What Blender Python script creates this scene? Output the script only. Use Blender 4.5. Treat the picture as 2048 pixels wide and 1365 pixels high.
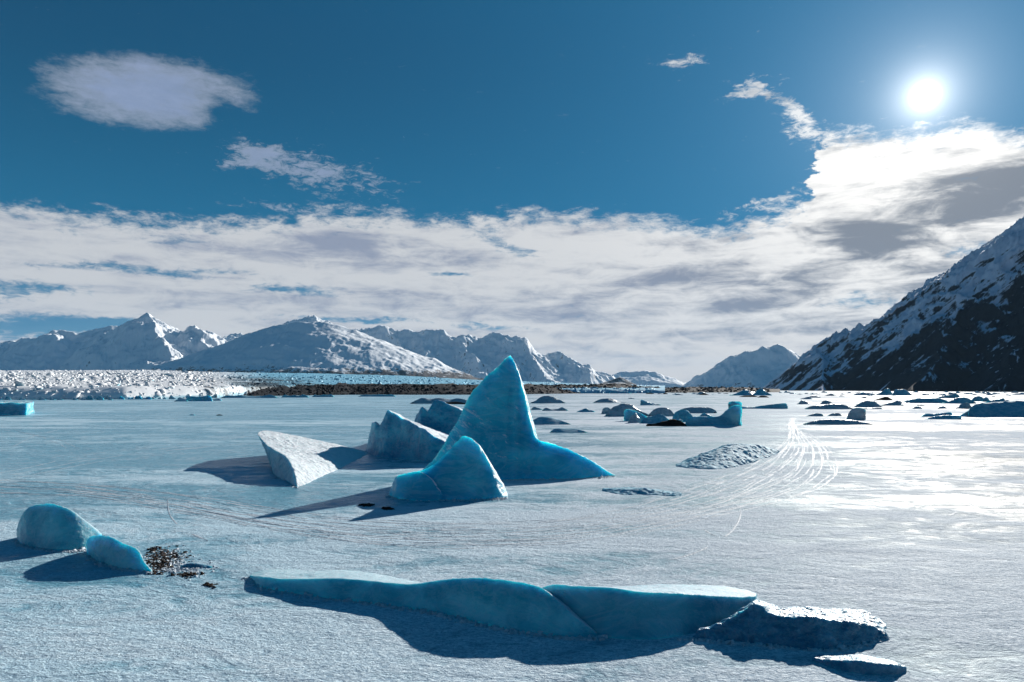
import bpy, bmesh, math, random
import numpy as np
from mathutils import Vector
for _o in list(bpy.data.objects):
    bpy.data.objects.remove(_o)
sc = bpy.context.scene
COL = sc.collection
random.seed(7)
R = np.random.RandomState(7)

# ------------------------------------------------------------------ camera
F, CX, HY, H = 1462.0, 1024.0, 778.0, 5.0        # focal length, centre column, horizon row (for a 2048 wide frame), eye height in metres
cam_data = bpy.data.cameras.new("camera")
cam = bpy.data.objects.new("camera", cam_data)
COL.objects.link(cam)
cam.location = (0, 0, H)
cam.rotation_euler = (math.radians(90), 0, 0)
cam_data.sensor_width = 36.0
cam_data.lens = 36.0 * F / 2048.0
cam_data.shift_y = (HY - 682.5) / 2048.0
cam_data.clip_start = 0.1
cam_data.clip_end = 60000
sc.camera = cam

def azel(px, py):
    """azimuth and elevation in degrees of a direction of the place"""
    dx, dz = (px - CX) / F, (HY - py) / F
    return math.degrees(math.atan2(dx, 1)), math.degrees(math.atan2(dz, math.hypot(dx, 1)))

# ------------------------------------------------------------------ sun
SUN_AZ, SUN_EL = azel(1850, 192)
sd = Vector((math.sin(math.radians(SUN_AZ)) * math.cos(math.radians(SUN_EL)),
             math.cos(math.radians(SUN_AZ)) * math.cos(math.radians(SUN_EL)),
             math.sin(math.radians(SUN_EL))))
sun_data = bpy.data.lights.new("sun", 'SUN')
sun = bpy.data.objects.new("sun", sun_data)
COL.objects.link(sun)
sun.rotation_euler = sd.to_track_quat('Z', 'Y').to_euler()
sun.location = (200, 400, 200)
sun_data.energy = 5.0
sun_data.angle = math.radians(0.6)
sun_data.color = (1.0, 0.95, 0.88)

# ------------------------------------------------------------------ node helper: expressions -> math nodes
class E:
    def __init__(s, t, o): s.t, s.o = t, o
    def _m(s, op, *a, clamp=False):
        n = s.t.nodes.new('ShaderNodeMath'); n.operation = op; n.use_clamp = clamp
        for i, v in enumerate((s,) + a):
            if isinstance(v, E): s.t.links.new(v.o, n.inputs[i])
            else: n.inputs[i].default_value = float(v)
        return E(s.t, n.outputs[0])
    def __add__(s, b): return s._m('ADD', b)
    def __radd__(s, b): return s._m('ADD', b)
    def __sub__(s, b): return s._m('SUBTRACT', b)
    def __rsub__(s, b): return (s * -1.0)._m('ADD', b)
    def __mul__(s, b): return s._m('MULTIPLY', b)
    def __rmul__(s, b): return s._m('MULTIPLY', b)
    def __truediv__(s, b): return s._m('DIVIDE', b)
    def pow(s, b): return s._m('POWER', b)
    def max(s, b): return s._m('MAXIMUM', b)
    def min(s, b): return s._m('MINIMUM', b)
    def abs(s): return s._m('ABSOLUTE')
    def exp(s): return s._m('EXPONENT')
    def clamp(s): return s._m('ADD', 0.0, clamp=True)
    def ss(s, a, b, lo=0.0, hi=1.0):
        n = s.t.nodes.new('ShaderNodeMapRange'); n.interpolation_type = 'SMOOTHSTEP'
        s.t.links.new(s.o, n.inputs[0])
        for i, v in zip((1, 2, 3, 4), (a, b, lo, hi)):
            if isinstance(v, E): s.t.links.new(v.o, n.inputs[i])
            else: n.inputs[i].default_value = v
        return E(s.t, n.outputs[0])

def xyz(t, x, y, z):
    n = t.nodes.new('ShaderNodeCombineXYZ')
    for i, v in enumerate((x, y, z)):
        if isinstance(v, E): t.links.new(v.o, n.inputs[i])
        else: n.inputs[i].default_value = float(v)
    return n.outputs[0]

def sep(t, sock):
    n = t.nodes.new('ShaderNodeSeparateXYZ'); t.links.new(sock, n.inputs[0])
    return [E(t, n.outputs[i]) for i in range(3)]

def noise(t, vec, scale=1.0, detail=4.0, rough=0.55, dist=0.0, ntype=None):
    n = t.nodes.new('ShaderNodeTexNoise')
    if ntype: n.noise_type = ntype
    n.inputs['Scale'].default_value = scale; n.inputs['Detail'].default_value = detail
    n.inputs['Roughness'].default_value = rough; n.inputs['Distortion'].default_value = dist
    t.links.new(vec, n.inputs['Vector'])
    return E(t, n.outputs[0])

def voro(t, vec, scale=1.0, feature='F1', rnd=1.0):
    n = t.nodes.new('ShaderNodeTexVoronoi'); n.feature = feature
    n.inputs['Scale'].default_value = scale; n.inputs['Randomness'].default_value = rnd
    t.links.new(vec, n.inputs['Vector'])
    return E(t, n.outputs['Distance'])

def mapping(t, vec, scale=(1, 1, 1), rot=(0, 0, 0), loc=(0, 0, 0)):
    n = t.nodes.new('ShaderNodeMapping')
    n.inputs['Scale'].default_value = scale; n.inputs['Rotation'].default_value = rot; n.inputs['Location'].default_value = loc
    t.links.new(vec, n.inputs['Vector'])
    return n.outputs[0]

def mixc(t, f, a, b, mode='MIX'):
    n = t.nodes.new('ShaderNodeMix'); n.data_type = 'RGBA'; n.blend_type = mode
    for i, v in ((0, f), (6, a), (7, b)):
        if isinstance(v, E): t.links.new(v.o, n.inputs[i])
        elif isinstance(v, bpy.types.NodeSocket): t.links.new(v, n.inputs[i])
        elif isinstance(v, (tuple, list)): n.inputs[i].default_value = (*v, 1.0)
        else: n.inputs[i].default_value = v
    return n.outputs[2]

def curve(t, x, pts, lo, hi, vlo, vhi):
    """float curve through pts (x in lo..hi, value in vlo..vhi)"""
    u = (x - lo) / (hi - lo)
    n = t.nodes.new('ShaderNodeFloatCurve')
    t.links.new(u.clamp().o, n.inputs['Value'])
    c = n.mapping.curves[0]
    P = [((a - lo) / (hi - lo), (b - vlo) / (vhi - vlo)) for a, b in pts]
    c.points[0].location = P[0]; c.points[1].location = P[-1]
    for p in P[1:-1]: c.points.new(*p)
    for p in c.points: p.handle_type = 'AUTO_CLAMPED'
    n.mapping.update()
    return E(t, n.outputs[0]) * (vhi - vlo) + vlo

# ------------------------------------------------------------------ sky
world = bpy.data.worlds.new("World"); sc.world = world; world.use_nodes = True
wt = world.node_tree; wt.nodes.clear()
w_out = wt.nodes.new('ShaderNodeOutputWorld'); bg = wt.nodes.new('ShaderNodeBackground')
wt.links.new(bg.outputs[0], w_out.inputs[0])
SKY = 0.1
K = 0.72          # the clouds' share once the exposure is set
bg.inputs['Strength'].default_value = SKY
nish = wt.nodes.new('ShaderNodeTexSky'); nish.sky_type = 'NISHITA'; nish.sun_disc = False
nish.sun_elevation = math.radians(SUN_EL); nish.sun_rotation = math.radians(SUN_AZ)
nish.air_density = 1.0; nish.dust_density = 0.3; nish.ozone_density = 3.0; nish.altitude = 200
tc = wt.nodes.new('ShaderNodeTexCoord')
dx, dy, dz = sep(wt, tc.outputs['Generated'])
az = dx._m('ARCTAN2', dy) * 57.29578
el = dz._m('ARCSINE') * 57.29578
AE = lambda sx, sy, off=0.0: xyz(wt, az * sx, el * sy, off)
# angle from the sun
dot = dx * sd.x + dy * sd.y + dz * sd.z
ang = dot.min(0.99999)._m('ARCCOSINE') * 57.29578

# slow wobble so that cloud edges are not smooth curves
wob = noise(wt, AE(0.13, 0.35, 3.1), 1.0, 4, 0.6) - 0.5
wob2 = noise(wt, AE(0.13, 0.35, 9.7), 1.0, 4, 0.6) - 0.5
fluff = (noise(wt, AE(0.5, 1.2, 1.0), 1.0, 9, 0.68) - 0.5) * 2.0
fine = (noise(wt, AE(1.0, 2.6, 5.0), 1.0, 8, 0.7, 0.6) - 0.5) * 2.0
streak = (noise(wt, AE(0.09, 0.75, 2.0), 1.0, 8, 0.6, 0.3) - 0.5) * 2.0
billow = (noise(wt, AE(0.28, 0.9, 12.0), 1.0, 9, 0.62, 0.8) - 0.5) * 2.0
azw = az + wob * 5.0 - 0.7
elw = el + wob2 * 2.0

def lobe(px, py, rx, ry, tilt=0.0, sharp=2.0, a=None, e=None):
    """soft oval patch of sky centred on a direction; rx, ry in degrees"""
    A0, E0 = azel(px, py)
    a = a or azw; e = e or elw
    u, v = a - A0, e - E0
    c, s = math.cos(math.radians(tilt)), math.sin(math.radians(tilt))
    p = (u * c + v * s) / rx; q = (v * c - u * s) / ry
    return (p * p + q * q) * -1.0

def soft(l): return l.exp()

top_pts = [azel(*p) for p in [(40, 408), (150, 424), (300, 434), (430, 440), (540, 432), (640, 419), (760, 425), (900, 438),
           (1060, 424), (1200, 428), (1330, 440), (1430, 452), (1500, 440), (1570, 415), (1612, 380), (1632, 300), (1670, 262), (1760, 262),
           (1850, 258), (1920, 240), (1990, 258), (2040, 268)]]
top_pts = [(-90, 4), (-65, 9)] + top_pts + [(45, 17), (60, 11), (90, 4)]  # unseen ends of the cloud bank shaped low to cut the fill light
Tb = curve(wt, az + fluff * 2.6 + wob * 3.0, top_pts, -90, 90, 0, 30)
bank = (Tb - el) * 0.6 + fluff * 1.3 + fine * 0.7
bank_d = bank.ss(-0.25, 0.75)
# gaps of blue sky low in the bank
gap = (soft(lobe(60, 655, 7, 0.9)) * 1.2 + soft(lobe(230, 645, 4.0, 0.6)) * 0.8 + soft(lobe(250, 535, 8, 0.35)) * 0.9 + soft(lobe(560, 578, 3.6, 0.4)) * 1.0
       + soft(lobe(10, 575, 4.5, 0.7)) * 1.0 + soft(lobe(700, 640, 5, 0.35)) * 1.0 + soft(lobe(960, 650, 4.5, 0.3)) * 0.75
       + soft(lobe(990, 490, 3.0, 0.7, -20)) * 0.85 + soft(lobe(885, 552, 2.6, 0.3)) * 0.9 + soft(lobe(1720, 600, 3.6, 0.9)) * 0.75
       + soft(lobe(1910, 505, 2.0, 0.6)) * 0.7 + soft(lobe(300, 470, 5.0, 0.6)) * 0.45)
gap_d = (gap + fine * 0.9 + streak * 0.7 + billow * 0.3).ss(0.30, 1.05)
bank_d = bank_d * (1.0 - gap_d * 0.9)
# separate clouds
oval = lobe(305, 186, 7.0, 2.4, 5, a=az, e=el) + 1.0
oval = oval - soft(lobe(462, 240, 1.7, 0.9, -38, a=az, e=el)) * 0.9
oval_d = (oval + fluff * 0.55 + fine * 0.45 + billow * 0.35 + wob * 0.3).ss(-0.15, 1.0) * 0.9
puffs = (soft(lobe(620, 345, 5.6, 1.5, -12)) * 1.05 + soft(lobe(506, 304, 1.2, 0.7)) * 1.0 + soft(lobe(470, 333, 2.6, 0.45)) * 0.8
         + soft(lobe(560, 415, 4.2, 0.6, -4)) * 0.85)
puffs2 = (soft(lobe(1350, 130, 2.0, 0.7)) * 0.9 + soft(lobe(1470, 186, 1.7, 0.6)) * 0.95 + soft(lobe(1545, 215, 2.2, 0.6, -28)) * 1.0
          + soft(lobe(1600, 265, 2.0, 1.2, -30)) * 1.05 + soft(lobe(1530, 405, 3.5, 0.8, 12)) * 0.9)
puff_d = (puffs + puffs2 + fine * 1.5 + fluff * 0.8 - 0.1).ss(0.38, 1.3) * 0.8
cl = bank_d.max(oval_d).max(puff_d)
# brightness of the clouds: thin edges pass more sun, thick undersides are grey
grey = (soft(lobe(640, 500, 10, 1.1, -2)) * 1.0 + soft(lobe(1400, 560, 9.5, 1.2, -3)) * 0.95 + soft(lobe(1740, 476, 3.2, 1.25, -14, a=az + fluff * 0.8, e=el + billow * 0.5)) * 1.9
        + soft(lobe(1985, 385, 4.6, 1.8, 4, a=az + fluff * 1.0, e=el + billow * 0.6)) * 1.7 + soft(lobe(1500, 610, 3.2, 0.9, 8)) * 0.9 + soft(lobe(1620, 655, 5.5, 0.5)) * 0.8
        + soft(lobe(1200, 590, 6, 0.7)) * 0.5 + soft(lobe(500, 600, 14, 1.0)) * 0.55 + soft(lobe(900, 625, 12, 0.8)) * 0.45
        + soft(lobe(1180, 690, 14, 1.8)) * 0.3 + soft(lobe(1850, 560, 5, 1.0, 20)) * 0.8 + soft(lobe(1440, 480, 5, 0.5)) * 0.45 + soft(lobe(80, 520, 9, 0.8)) * 0.35)
grey = (grey * (1.0 + billow * 0.5) + streak * 1.5 + billow * 1.2 + fine * 0.3 + 0.2).max(0.0).ss(0.0, 1.6)
near = (ang * -0.075).exp()
lit = xyz(wt, near * 0.80 + 0.56, near * 0.75 + 0.575, near * 0.66 + 0.60)
lit = mixc(wt, (el * -1.0).ss(-6.0, 0.0) * 0.8, lit, (0.70, 0.62, 0.56))
shadecol = mixc(wt, near.ss(0.0, 0.6), (0.27, 0.31, 0.41), (0.18, 0.21, 0.26))
ccol = mixc(wt, grey, lit, shadecol)
ovalcol = mixc(wt, (fluff * 0.8 + billow * 0.6 + 0.5).clamp(), (0.17, 0.25, 0.42), (0.27, 0.35, 0.54))
ccol = mixc(wt, (oval_d + puff_d * (az * -1.0).ss(0.0, 12.0)).clamp() * (1.0 - bank_d), ccol, ovalcol)
ccol = mixc(wt, 1.0, ccol, (K / SKY, K / SKY, K / SKY), 'MULTIPLY')
sky = mixc(wt, 1.0, nish.outputs[0], (0.15, 0.60, 0.75), 'MULTIPLY')
# a blue veil that evens the clear sky out as the photograph shows it
blue = mixc(wt, el.ss(0.0, 26.0), (0.0, 1.12, 2.25), (0.0, 0.34, 0.84))
blue = mixc(wt, (ang * -0.045).exp(), blue, (0.12, 1.5, 3.2))
sky = mixc(wt, 0.95, sky, blue)
colr = mixc(wt, cl, sky, ccol)
# the sun and the bright air round it
aur = (ang * -1.15).exp() * 14.0 + (ang * -0.32).exp() * 2.8 + (ang * -0.10).exp() * 0.45 + ang.ss(1.0, 0.2) * 60.0
colr = mixc(wt, 1.0, colr, xyz(wt, aur, aur * 0.98, aur * 0.93), 'ADD')
wt.links.new(colr, bg.inputs['Color'])
world.cycles.sampling_method = 'MANUAL'; world.cycles.sample_map_resolution = 1024

sc.view_settings.view_transform = 'Standard'
sc.view_settings.look = 'None'
sc.view_settings.exposure = 0.5
sc.view_settings.gamma = 1.0
sc.view_settings.use_curve_mapping = False
try:
    sc.cycles.use_denoising = True
    sc.cycles.denoising_prefilter = 'ACCURATE'
    sc.cycles.max_bounces = 6; sc.cycles.diffuse_bounces = 3; sc.cycles.glossy_bounces = 3
    sc.cycles.transmission_bounces = 3; sc.cycles.volume_bounces = 1
    sc.cycles.sample_clamp_indirect = 6.0
    sc.cycles.caustics_reflective = False; sc.cycles.caustics_refractive = False
except Exception:
    pass

# ------------------------------------------------------------------ numeric noise
def _h(i, j, k, s):
    n = (i.astype(np.int64) * 374761393 + j.astype(np.int64) * 668265263 + k.astype(np.int64) * 2147483647 + s * 974634777) & 0xffffffff
    n = ((n ^ (n >> 13)) * 1274126177) & 0xffffffff
    n = ((n ^ (n >> 15)) * 2246822519) & 0xffffffff
    return (n ^ (n >> 16)) / 4294967295.0
def vn(x, y, z=None, s=0):
    """value noise, -1..1"""
    x = np.asarray(x, float); y = np.asarray(y, float)
    z = np.zeros_like(x) if z is None else np.asarray(z, float)
    i, j, k = np.floor(x), np.floor(y), np.floor(z)
    u, v, w = x - i, y - j, z - k
    u, v, w = [t * t * t * (t * (t * 6 - 15) + 10) for t in (u, v, w)]
    r = 0
    for a in (0, 1):
        for b in (0, 1):
            for c in (0, 1):
                r = r + _h(i + a, j + b, k + c, s) * (u if a else 1 - u) * (v if b else 1 - v) * (w if c else 1 - w)
    return r * 2 - 1
def fbm(x, y, z=None, o=4, s=0, g=0.5, ridge=False):
    r, a, n = 0, 1.0, 0.0
    for q in range(o):
        t = vn(np.asarray(x) * 2.03 ** q + q * 17.3, np.asarray(y) * 2.03 ** q + q * 5.1, None if z is None else np.asarray(z) * 2.03 ** q, s + q)
        if ridge: t = 1 - 2 * np.abs(t)
        r = r + a * t; n += a; a *= g
    return r / n

# ------------------------------------------------------------------ places and objects
def G(px, py, z=0.0):
    """the spot on the lake (height z) at that direction"""
    D = (H - z) * F / (py - HY)
    return np.array([(px - CX) / F * D, D, z])
def up(px, py, D):
    return np.array([(px - CX) / F * D, D, H + (HY - py) / F * D])

def link(name, me, mat=None, parent=None, loc=None, **props):
    o = bpy.data.objects.new(name, me)
    if me is not None and mat is not None and not len(me.materials): me.materials.append(mat)
    COL.objects.link(o)
    if parent is not None: o.parent = parent
    if loc is not None: o.location = loc
    for k, v in props.items(): o[k] = v
    return o

def mesh_np(name, V, faces, smooth=True):
    """faces: (n,4) or (n,3) array, or list"""
    me = bpy.data.meshes.new(name)
    V = np.asarray(V, np.float32)
    if isinstance(faces, np.ndarray):
        n, k = faces.shape
        me.vertices.add(len(V)); me.vertices.foreach_set('co', V.ravel())
        me.loops.add(n * k); me.loops.foreach_set('vertex_index', faces.astype(np.int32).ravel())
        me.polygons.add(n); me.polygons.foreach_set('loop_start', np.arange(0, n * k, k, dtype=np.int32))
        try: me.polygons.foreach_set('loop_total', np.full(n, k, np.int32))
        except Exception: pass
        me.update(calc_edges=True); me.validate()
    else:
        me.from_pydata([tuple(map(float, v)) for v in V], [], [tuple(map(int, f)) for f in faces]); me.update()
    if smooth: me.polygons.foreach_set('use_smooth', np.ones(len(me.polygons), bool))
    return me

def grid_faces(nr, nc, off=0, wrap=False):
    r, c = np.meshgrid(np.arange(nr - 1), np.arange(nc if wrap else nc - 1), indexing='ij')
    c2 = (c + 1) % nc
    return (np.stack([r * nc + c, r * nc + c2, (r + 1) * nc + c2, (r + 1) * nc + c], -1).reshape(-1, 4) + off)

def interp(P, n):
    """Catmull-Rom through the rows of P, n samples"""
    P = np.asarray(P, float); m = len(P)
    t = np.linspace(0, m - 1, n); i = np.minimum(t.astype(int), m - 2); u = (t - i)[:, None]
    p0, p1, p2, p3 = P[np.maximum(i - 1, 0)], P[i], P[i + 1], P[np.minimum(i + 2, m - 1)]
    m1 = (p2 - p0) * 0.5; m2 = (p3 - p1) * 0.5
    return ((2 * u ** 3 - 3 * u ** 2 + 1) * p1 + (u ** 3 - 2 * u ** 2 + u) * m1 + (-2 * u ** 3 + 3 * u ** 2) * p2 + (u ** 3 - u ** 2) * m2)

def ridge_body(st, sub=5, nf=10, nb=8, bf=0.12, bb=0.25, sink=0.35, q=None, qb=None, bx=None):
    """one mass of ice from stations (front foot, crest, back foot); every station is
    ((fx,fy),(cx,cy,cground),(bx,by)) in directions of the place. bf/bb: belly of the front and back faces."""
    FF, CC, BB = [], [], []
    for f, c, b in st:
        fg = G(*f); FF.append(fg); D = H * F / (c[2] - HY)
        if q is not None: D = max((fg[1] + H * q) / (1 + q * (c[1] - HY) / F), fg[1] + 0.02)
        cr_ = up(c[0], c[1], D); CC.append(cr_)
        if qb is not None:
            e_ = (qb * max(cr_[2], 0) + 0.15); sh_ = bx[1] * max(cr_[2], 0) + 0.2 if bx and c[0] > bx[0] else 0.0; BB.append(np.array([cr_[0] * (1 + e_ / cr_[1]) + sh_, cr_[1] + e_, 0.0]))
        else: BB.append(G(*b))
    n = (len(st) - 1) * sub + 1
    FF, CC, BB = interp(FF, n), interp(CC, n), interp(BB, n)
    CC[:, 2] = np.maximum(CC[:, 2], 0.02)
    rows = []
    low = np.array([0, 0, -sink])
    tow = -FF[:, :2] / np.linalg.norm(FF[:, :2], axis=1)[:, None]
    d1 = np.zeros_like(FF); d1[:, :2] = tow
    hgt = CC[:, 2:3]
    rows.append((FF * 0.5 + BB * 0.5) + low)
    rows.append(FF + low + d1 * 0.02)
    for k in range(nf):
        t = k / nf
        mid = (FF + CC) / 2 + d1 * hgt * bf
        rows.append((1 - t) ** 2 * FF + 2 * t * (1 - t) * mid + t * t * CC)
    for k in range(nb + 1):
        t = k / nb
        mid = (CC + BB) / 2 + np.array([0, 0, 1.0]) * hgt * bb - d1 * hgt * bb * 0.4
        rows.append((1 - t) ** 2 * CC + 2 * t * (1 - t) * mid + t * t * BB)
    rows.append(BB + low)
    A = np.stack(rows, 1)                     # n x m x 3
    m = A.shape[1]
    V = A.reshape(-1, 3)
    fc = [tuple(q) for q in grid_faces(n, m, 0, True)]
    fc.append(tuple(range(m)))
    fc.append(tuple(reversed([(n - 1) * m + q for q in range(m)])))
    return V, fc

def join(parts):
    V, Fc, o = [], [], 0
    for v, f in parts:
        V.append(v); Fc += [tuple(i + o for i in q) for q in f]; o += len(v)
    return np.concatenate(V), Fc

def fused(name, parts, voxel, smooth=6, amp=0.0, freq=1.0, fine=0.0, ffreq=4.0, seed=0, up_only=False, scallop=0.0, sfreq=1.0):
    """weld masses of ice into one closed skin, soften, then give it melt relief along its normals"""
    V, Fc = join(parts)
    org = np.array([V[:, 0].mean(), V[:, 1].min(), 0.0])
    me = mesh_np(name, V - org, Fc)
    bm = bmesh.new(); bm.from_mesh(me); bmesh.ops.recalc_face_normals(bm, faces=bm.faces); bm.to_mesh(me); bm.free()
    o = bpy.data.objects.new('tmp', me); COL.objects.link(o)
    md = o.modifiers.new('r', 'REMESH'); md.mode = 'VOXEL'; md.voxel_size = voxel; md.use_smooth_shade = True
    if smooth:
        ms = o.modifiers.new('s', 'SMOOTH'); ms.factor = 0.5; ms.iterations = smooth
    dg = bpy.context.evaluated_depsgraph_get(); dg.update()
    out = bpy.data.meshes.new_from_object(o.evaluated_get(dg))
    bpy.data.objects.remove(o); bpy.data.meshes.remove(me)
    out.name = name
    n = len(out.vertices); co = np.empty(n * 3, np.float32); out.vertices.foreach_get('co', co); co = co.reshape(-1, 3).astype(float)
    no = np.empty(n * 3, np.float32); out.vertices.foreach_get('normal', no); no = no.reshape(-1, 3)
    w = co + org
    d = amp * fbm(w[:, 0] * freq, w[:, 1] * freq, w[:, 2] * freq, 3, seed)
    if scallop: d = d - scallop * np.abs(vn(w[:, 0] * sfreq, w[:, 1] * sfreq, w[:, 2] * sfreq, seed + 5)) ** 0.5
    if fine:
        q = fine * fbm(w[:, 0] * ffreq, w[:, 1] * ffreq, w[:, 2] * ffreq, 3, seed + 9, 0.6)
        if up_only: q = q * np.clip(no[:, 2] * 1.4 + 0.1, 0.05, 1)
        d = d + q
    co = co + no * d[:, None]
    out.vertices.foreach_set('co', co.astype(np.float32).ravel()); out.update()
    out.polygons.foreach_set('use_smooth', np.ones(len(out.polygons), bool))
    return out, org

# ------------------------------------------------------------------ materials
def new_mat(name):
    m = bpy.data.materials.new(name); m.use_nodes = True
    t = m.node_tree; b = t.nodes['Principled BSDF']
    return m, t, b
def inp(t, b, k, v):
    if isinstance(v, E): t.links.new(v.o, b.inputs[k])
    elif isinstance(v, bpy.types.NodeSocket): t.links.new(v, b.inputs[k])
    else: b.inputs[k].default_value = v
def objco(t):
    return t.nodes.new('ShaderNodeTexCoord').outputs['Object']
def poswd(t):
    return t.nodes.new('ShaderNodeNewGeometry').outputs['Position']
def nrm(t):
    return t.nodes.new('ShaderNodeNewGeometry').outputs['Normal']
def bump(t, h, dist, strength=1.0, prev=None):
    n = t.nodes.new('ShaderNodeBump'); n.inputs['Distance'].default_value = dist; n.inputs['Strength'].default_value = strength
    t.links.new(h.o, n.inputs['Height'])
    if prev is not None: t.links.new(prev, n.inputs['Normal'])
    return n.outputs[0]

def ice_mat(name, deep, pale, frost_lit=(0.80, 0.84, 0.87), sss=1.0, size=0.35, frost_lit_lo=0.45, frost_lit_hi=0.9, frost_lit_amt=0.9, grain=14.0, gb=0.012, dirt=0.0, rough=0.38, dirtcol=(0.10, 0.09, 0.08)):
    m, t, b = new_mat(name)
    P = poswd(t); N = sep(t, nrm(t))
    big = noise(t, mapping(t, P, (1, 1, 1.7), (0.5, 0.3, 0)), 0.8 / size * 0.3, 6, 0.6, 0.5)
    fine_ = noise(t, P, grain, 4, 0.7)
    mid_ = noise(t, P, grain * 0.25, 4, 0.6)
    # snow-dusted upward faces; those turned to the sun also whitened, sunlight put into colour
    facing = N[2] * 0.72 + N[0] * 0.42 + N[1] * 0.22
    fr = (facing + (fine_ - 0.5) * 0.35 + (mid_ - 0.5) * 0.35).ss(frost_lit_lo, frost_lit_hi) * frost_lit_amt
    body = mixc(t, big.ss(0.32, 0.66), deep, pale)
    if dirt:
        dn = noise(t, mapping(t, P, (1, 1, 2.4)), 1.6 / size * 0.35, 5, 0.7).ss(0.5, 0.78) * dirt
        body = mixc(t, dn, body, dirtcol)
    # milky bands of trapped bubbles and weathered, scoured patches
    bub = noise(t, mapping(t, P, (1.0, 1.0, 2.2), (0.35, 0.5, 0)), 1.1 / size * 0.35, 7, 0.66, 1.2)
    veins = (((bub - 0.5).abs() * -14.0 + 1.0).max(0.0)) * 0.30 + bub.ss(0.56, 0.74) * 0.35
    body = mixc(t, veins * (mid_ * 0.9 + 0.3), body, tuple(0.45 * a_ + 0.55 * b_ for a_, b_ in zip(pale, (0.72, 0.80, 0.84))))
    col = mixc(t, fr, body, frost_lit)
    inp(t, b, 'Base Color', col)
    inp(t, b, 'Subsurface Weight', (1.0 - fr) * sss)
    b.inputs['Subsurface Radius'].default_value = (0.14, 0.85, 1.0)
    b.inputs['Subsurface Scale'].default_value = size
    b.subsurface_method = 'RANDOM_WALK' if hasattr(b, 'subsurface_method') else b.subsurface_method
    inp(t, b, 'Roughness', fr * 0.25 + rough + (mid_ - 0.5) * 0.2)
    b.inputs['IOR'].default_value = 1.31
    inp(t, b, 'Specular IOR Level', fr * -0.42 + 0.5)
    amt = facing.ss(-0.2, 0.8, 0.55, 1.0)
    cup = voro(t, P, 0.9 / size ** 0.8, 'SMOOTH_F1')
    hgt = (fine_ * 0.7 + mid_ * 1.6) * amt + (cup * 2.2 + big * 3.0) * size
    inp(t, b, 'Normal', bump(t, hgt, gb * 2.2, 1.0))
    return m
M = {}
M['blue'] = ice_mat('glacier_ice_blue', (0.025, 0.36, 0.52), (0.09, 0.62, 0.75), size=0.9, frost_lit_lo=0.48, frost_lit_hi=0.72, grain=8, gb=0.022)
M['ridge'] = ice_mat('ridged_blue_ice', (0.02, 0.25, 0.42), (0.07, 0.47, 0.62), size=0.4, frost_lit_lo=0.38, frost_lit_hi=0.62, grain=9, gb=0.03)
M['teal'] = ice_mat('glacier_ice_teal', (0.035, 0.27, 0.38), (0.12, 0.46, 0.56), frost_lit=(0.50, 0.64, 0.72), size=0.40, frost_lit_lo=0.42, frost_lit_hi=0.85, grain=22, gb=0.01)
M['turq'] = ice_mat('turquoise_slab_ice', (0.05, 0.40, 0.52), (0.18, 0.66, 0.74), frost_lit=(0.54, 0.68, 0.75), size=0.28, frost_lit_lo=0.40, frost_lit_hi=0.8, grain=22, gb=0.012)
M['rough'] = ice_mat('crusted_ice', (0.03, 0.17, 0.28), (0.10, 0.30, 0.42), size=0.2, frost_lit=(0.45, 0.58, 0.66), sss=0.8, frost_lit_lo=0.6, frost_lit_hi=1.1, grain=10, gb=0.03)
M['snowy'] = ice_mat('snow_crusted_ice', (0.04, 0.32, 0.44), (0.14, 0.48, 0.58), size=0.4, frost_lit_lo=0.05, frost_lit_hi=0.5, grain=12, gb=0.022)
M['mid'] = ice_mat('distant_ice', (0.08, 0.36, 0.48), (0.20, 0.54, 0.64), size=0.7, sss=0.6, frost_lit_lo=0.5, frost_lit_hi=0.95, grain=4, gb=0.05, dirt=0.25)
M['grey'] = ice_mat('grey_dirty_ice', (0.26, 0.38, 0.45), (0.44, 0.54, 0.59), frost_lit=(0.62, 0.66, 0.70), size=0.4, sss=0.3, frost_lit_lo=0.5, frost_lit_hi=1.0, grain=5, gb=0.05, dirt=0.6)
M['crust'] = ice_mat('glinting_crust', (0.05, 0.33, 0.48), (0.25, 0.52, 0.62), frost_lit=(0.22, 0.42, 0.55), size=0.25, sss=0.5, frost_lit_lo=0.4, frost_lit_hi=1.0, grain=6, gb=0.02, rough=0.62)
M['cyan'] = ice_mat('bright_blue_ice', (0.06, 0.38, 0.52), (0.16, 0.54, 0.66), size=1.0, frost_lit_lo=0.55, frost_lit_hi=1.0, grain=2, gb=0.1)

def rock_mat(name, a, b_, sc=1.0, snow=0.0, bumpd=0.1):
    m, t, b = new_mat(name)
    P = poswd(t); N = sep(t, nrm(t))
    n1 = noise(t, P, sc, 6, 0.65); n2 = noise(t, P, sc * 5, 4, 0.6)
    c = mixc(t, n1.ss(0.35, 0.65), a, b_)
    if snow:
        s = (N[2] + (n1 - 0.5) * 0.9 + (n2 - 0.5) * 0.8).ss(1.0 - snow, 1.1 - snow * 0.8)
        c = mixc(t, s, c, (0.78, 0.82, 0.86))
    inp(t, b, 'Base Color', c); b.inputs['Roughness'].default_value = 0.9; b.inputs['Specular IOR Level'].default_value = 0.08
    inp(t, b, 'Normal', bump(t, n1 + n2 * 0.4, bumpd, 1.0))
    return m
M['debris'] = rock_mat('dark_debris', (0.012, 0.009, 0.008), (0.05, 0.035, 0.028), 3.0, 0.0, 0.06)
M['moraine'] = rock_mat('moraine_rubble', (0.003, 0.005, 0.009), (0.010, 0.014, 0.020), 0.25, 0.0, 0.5)

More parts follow.
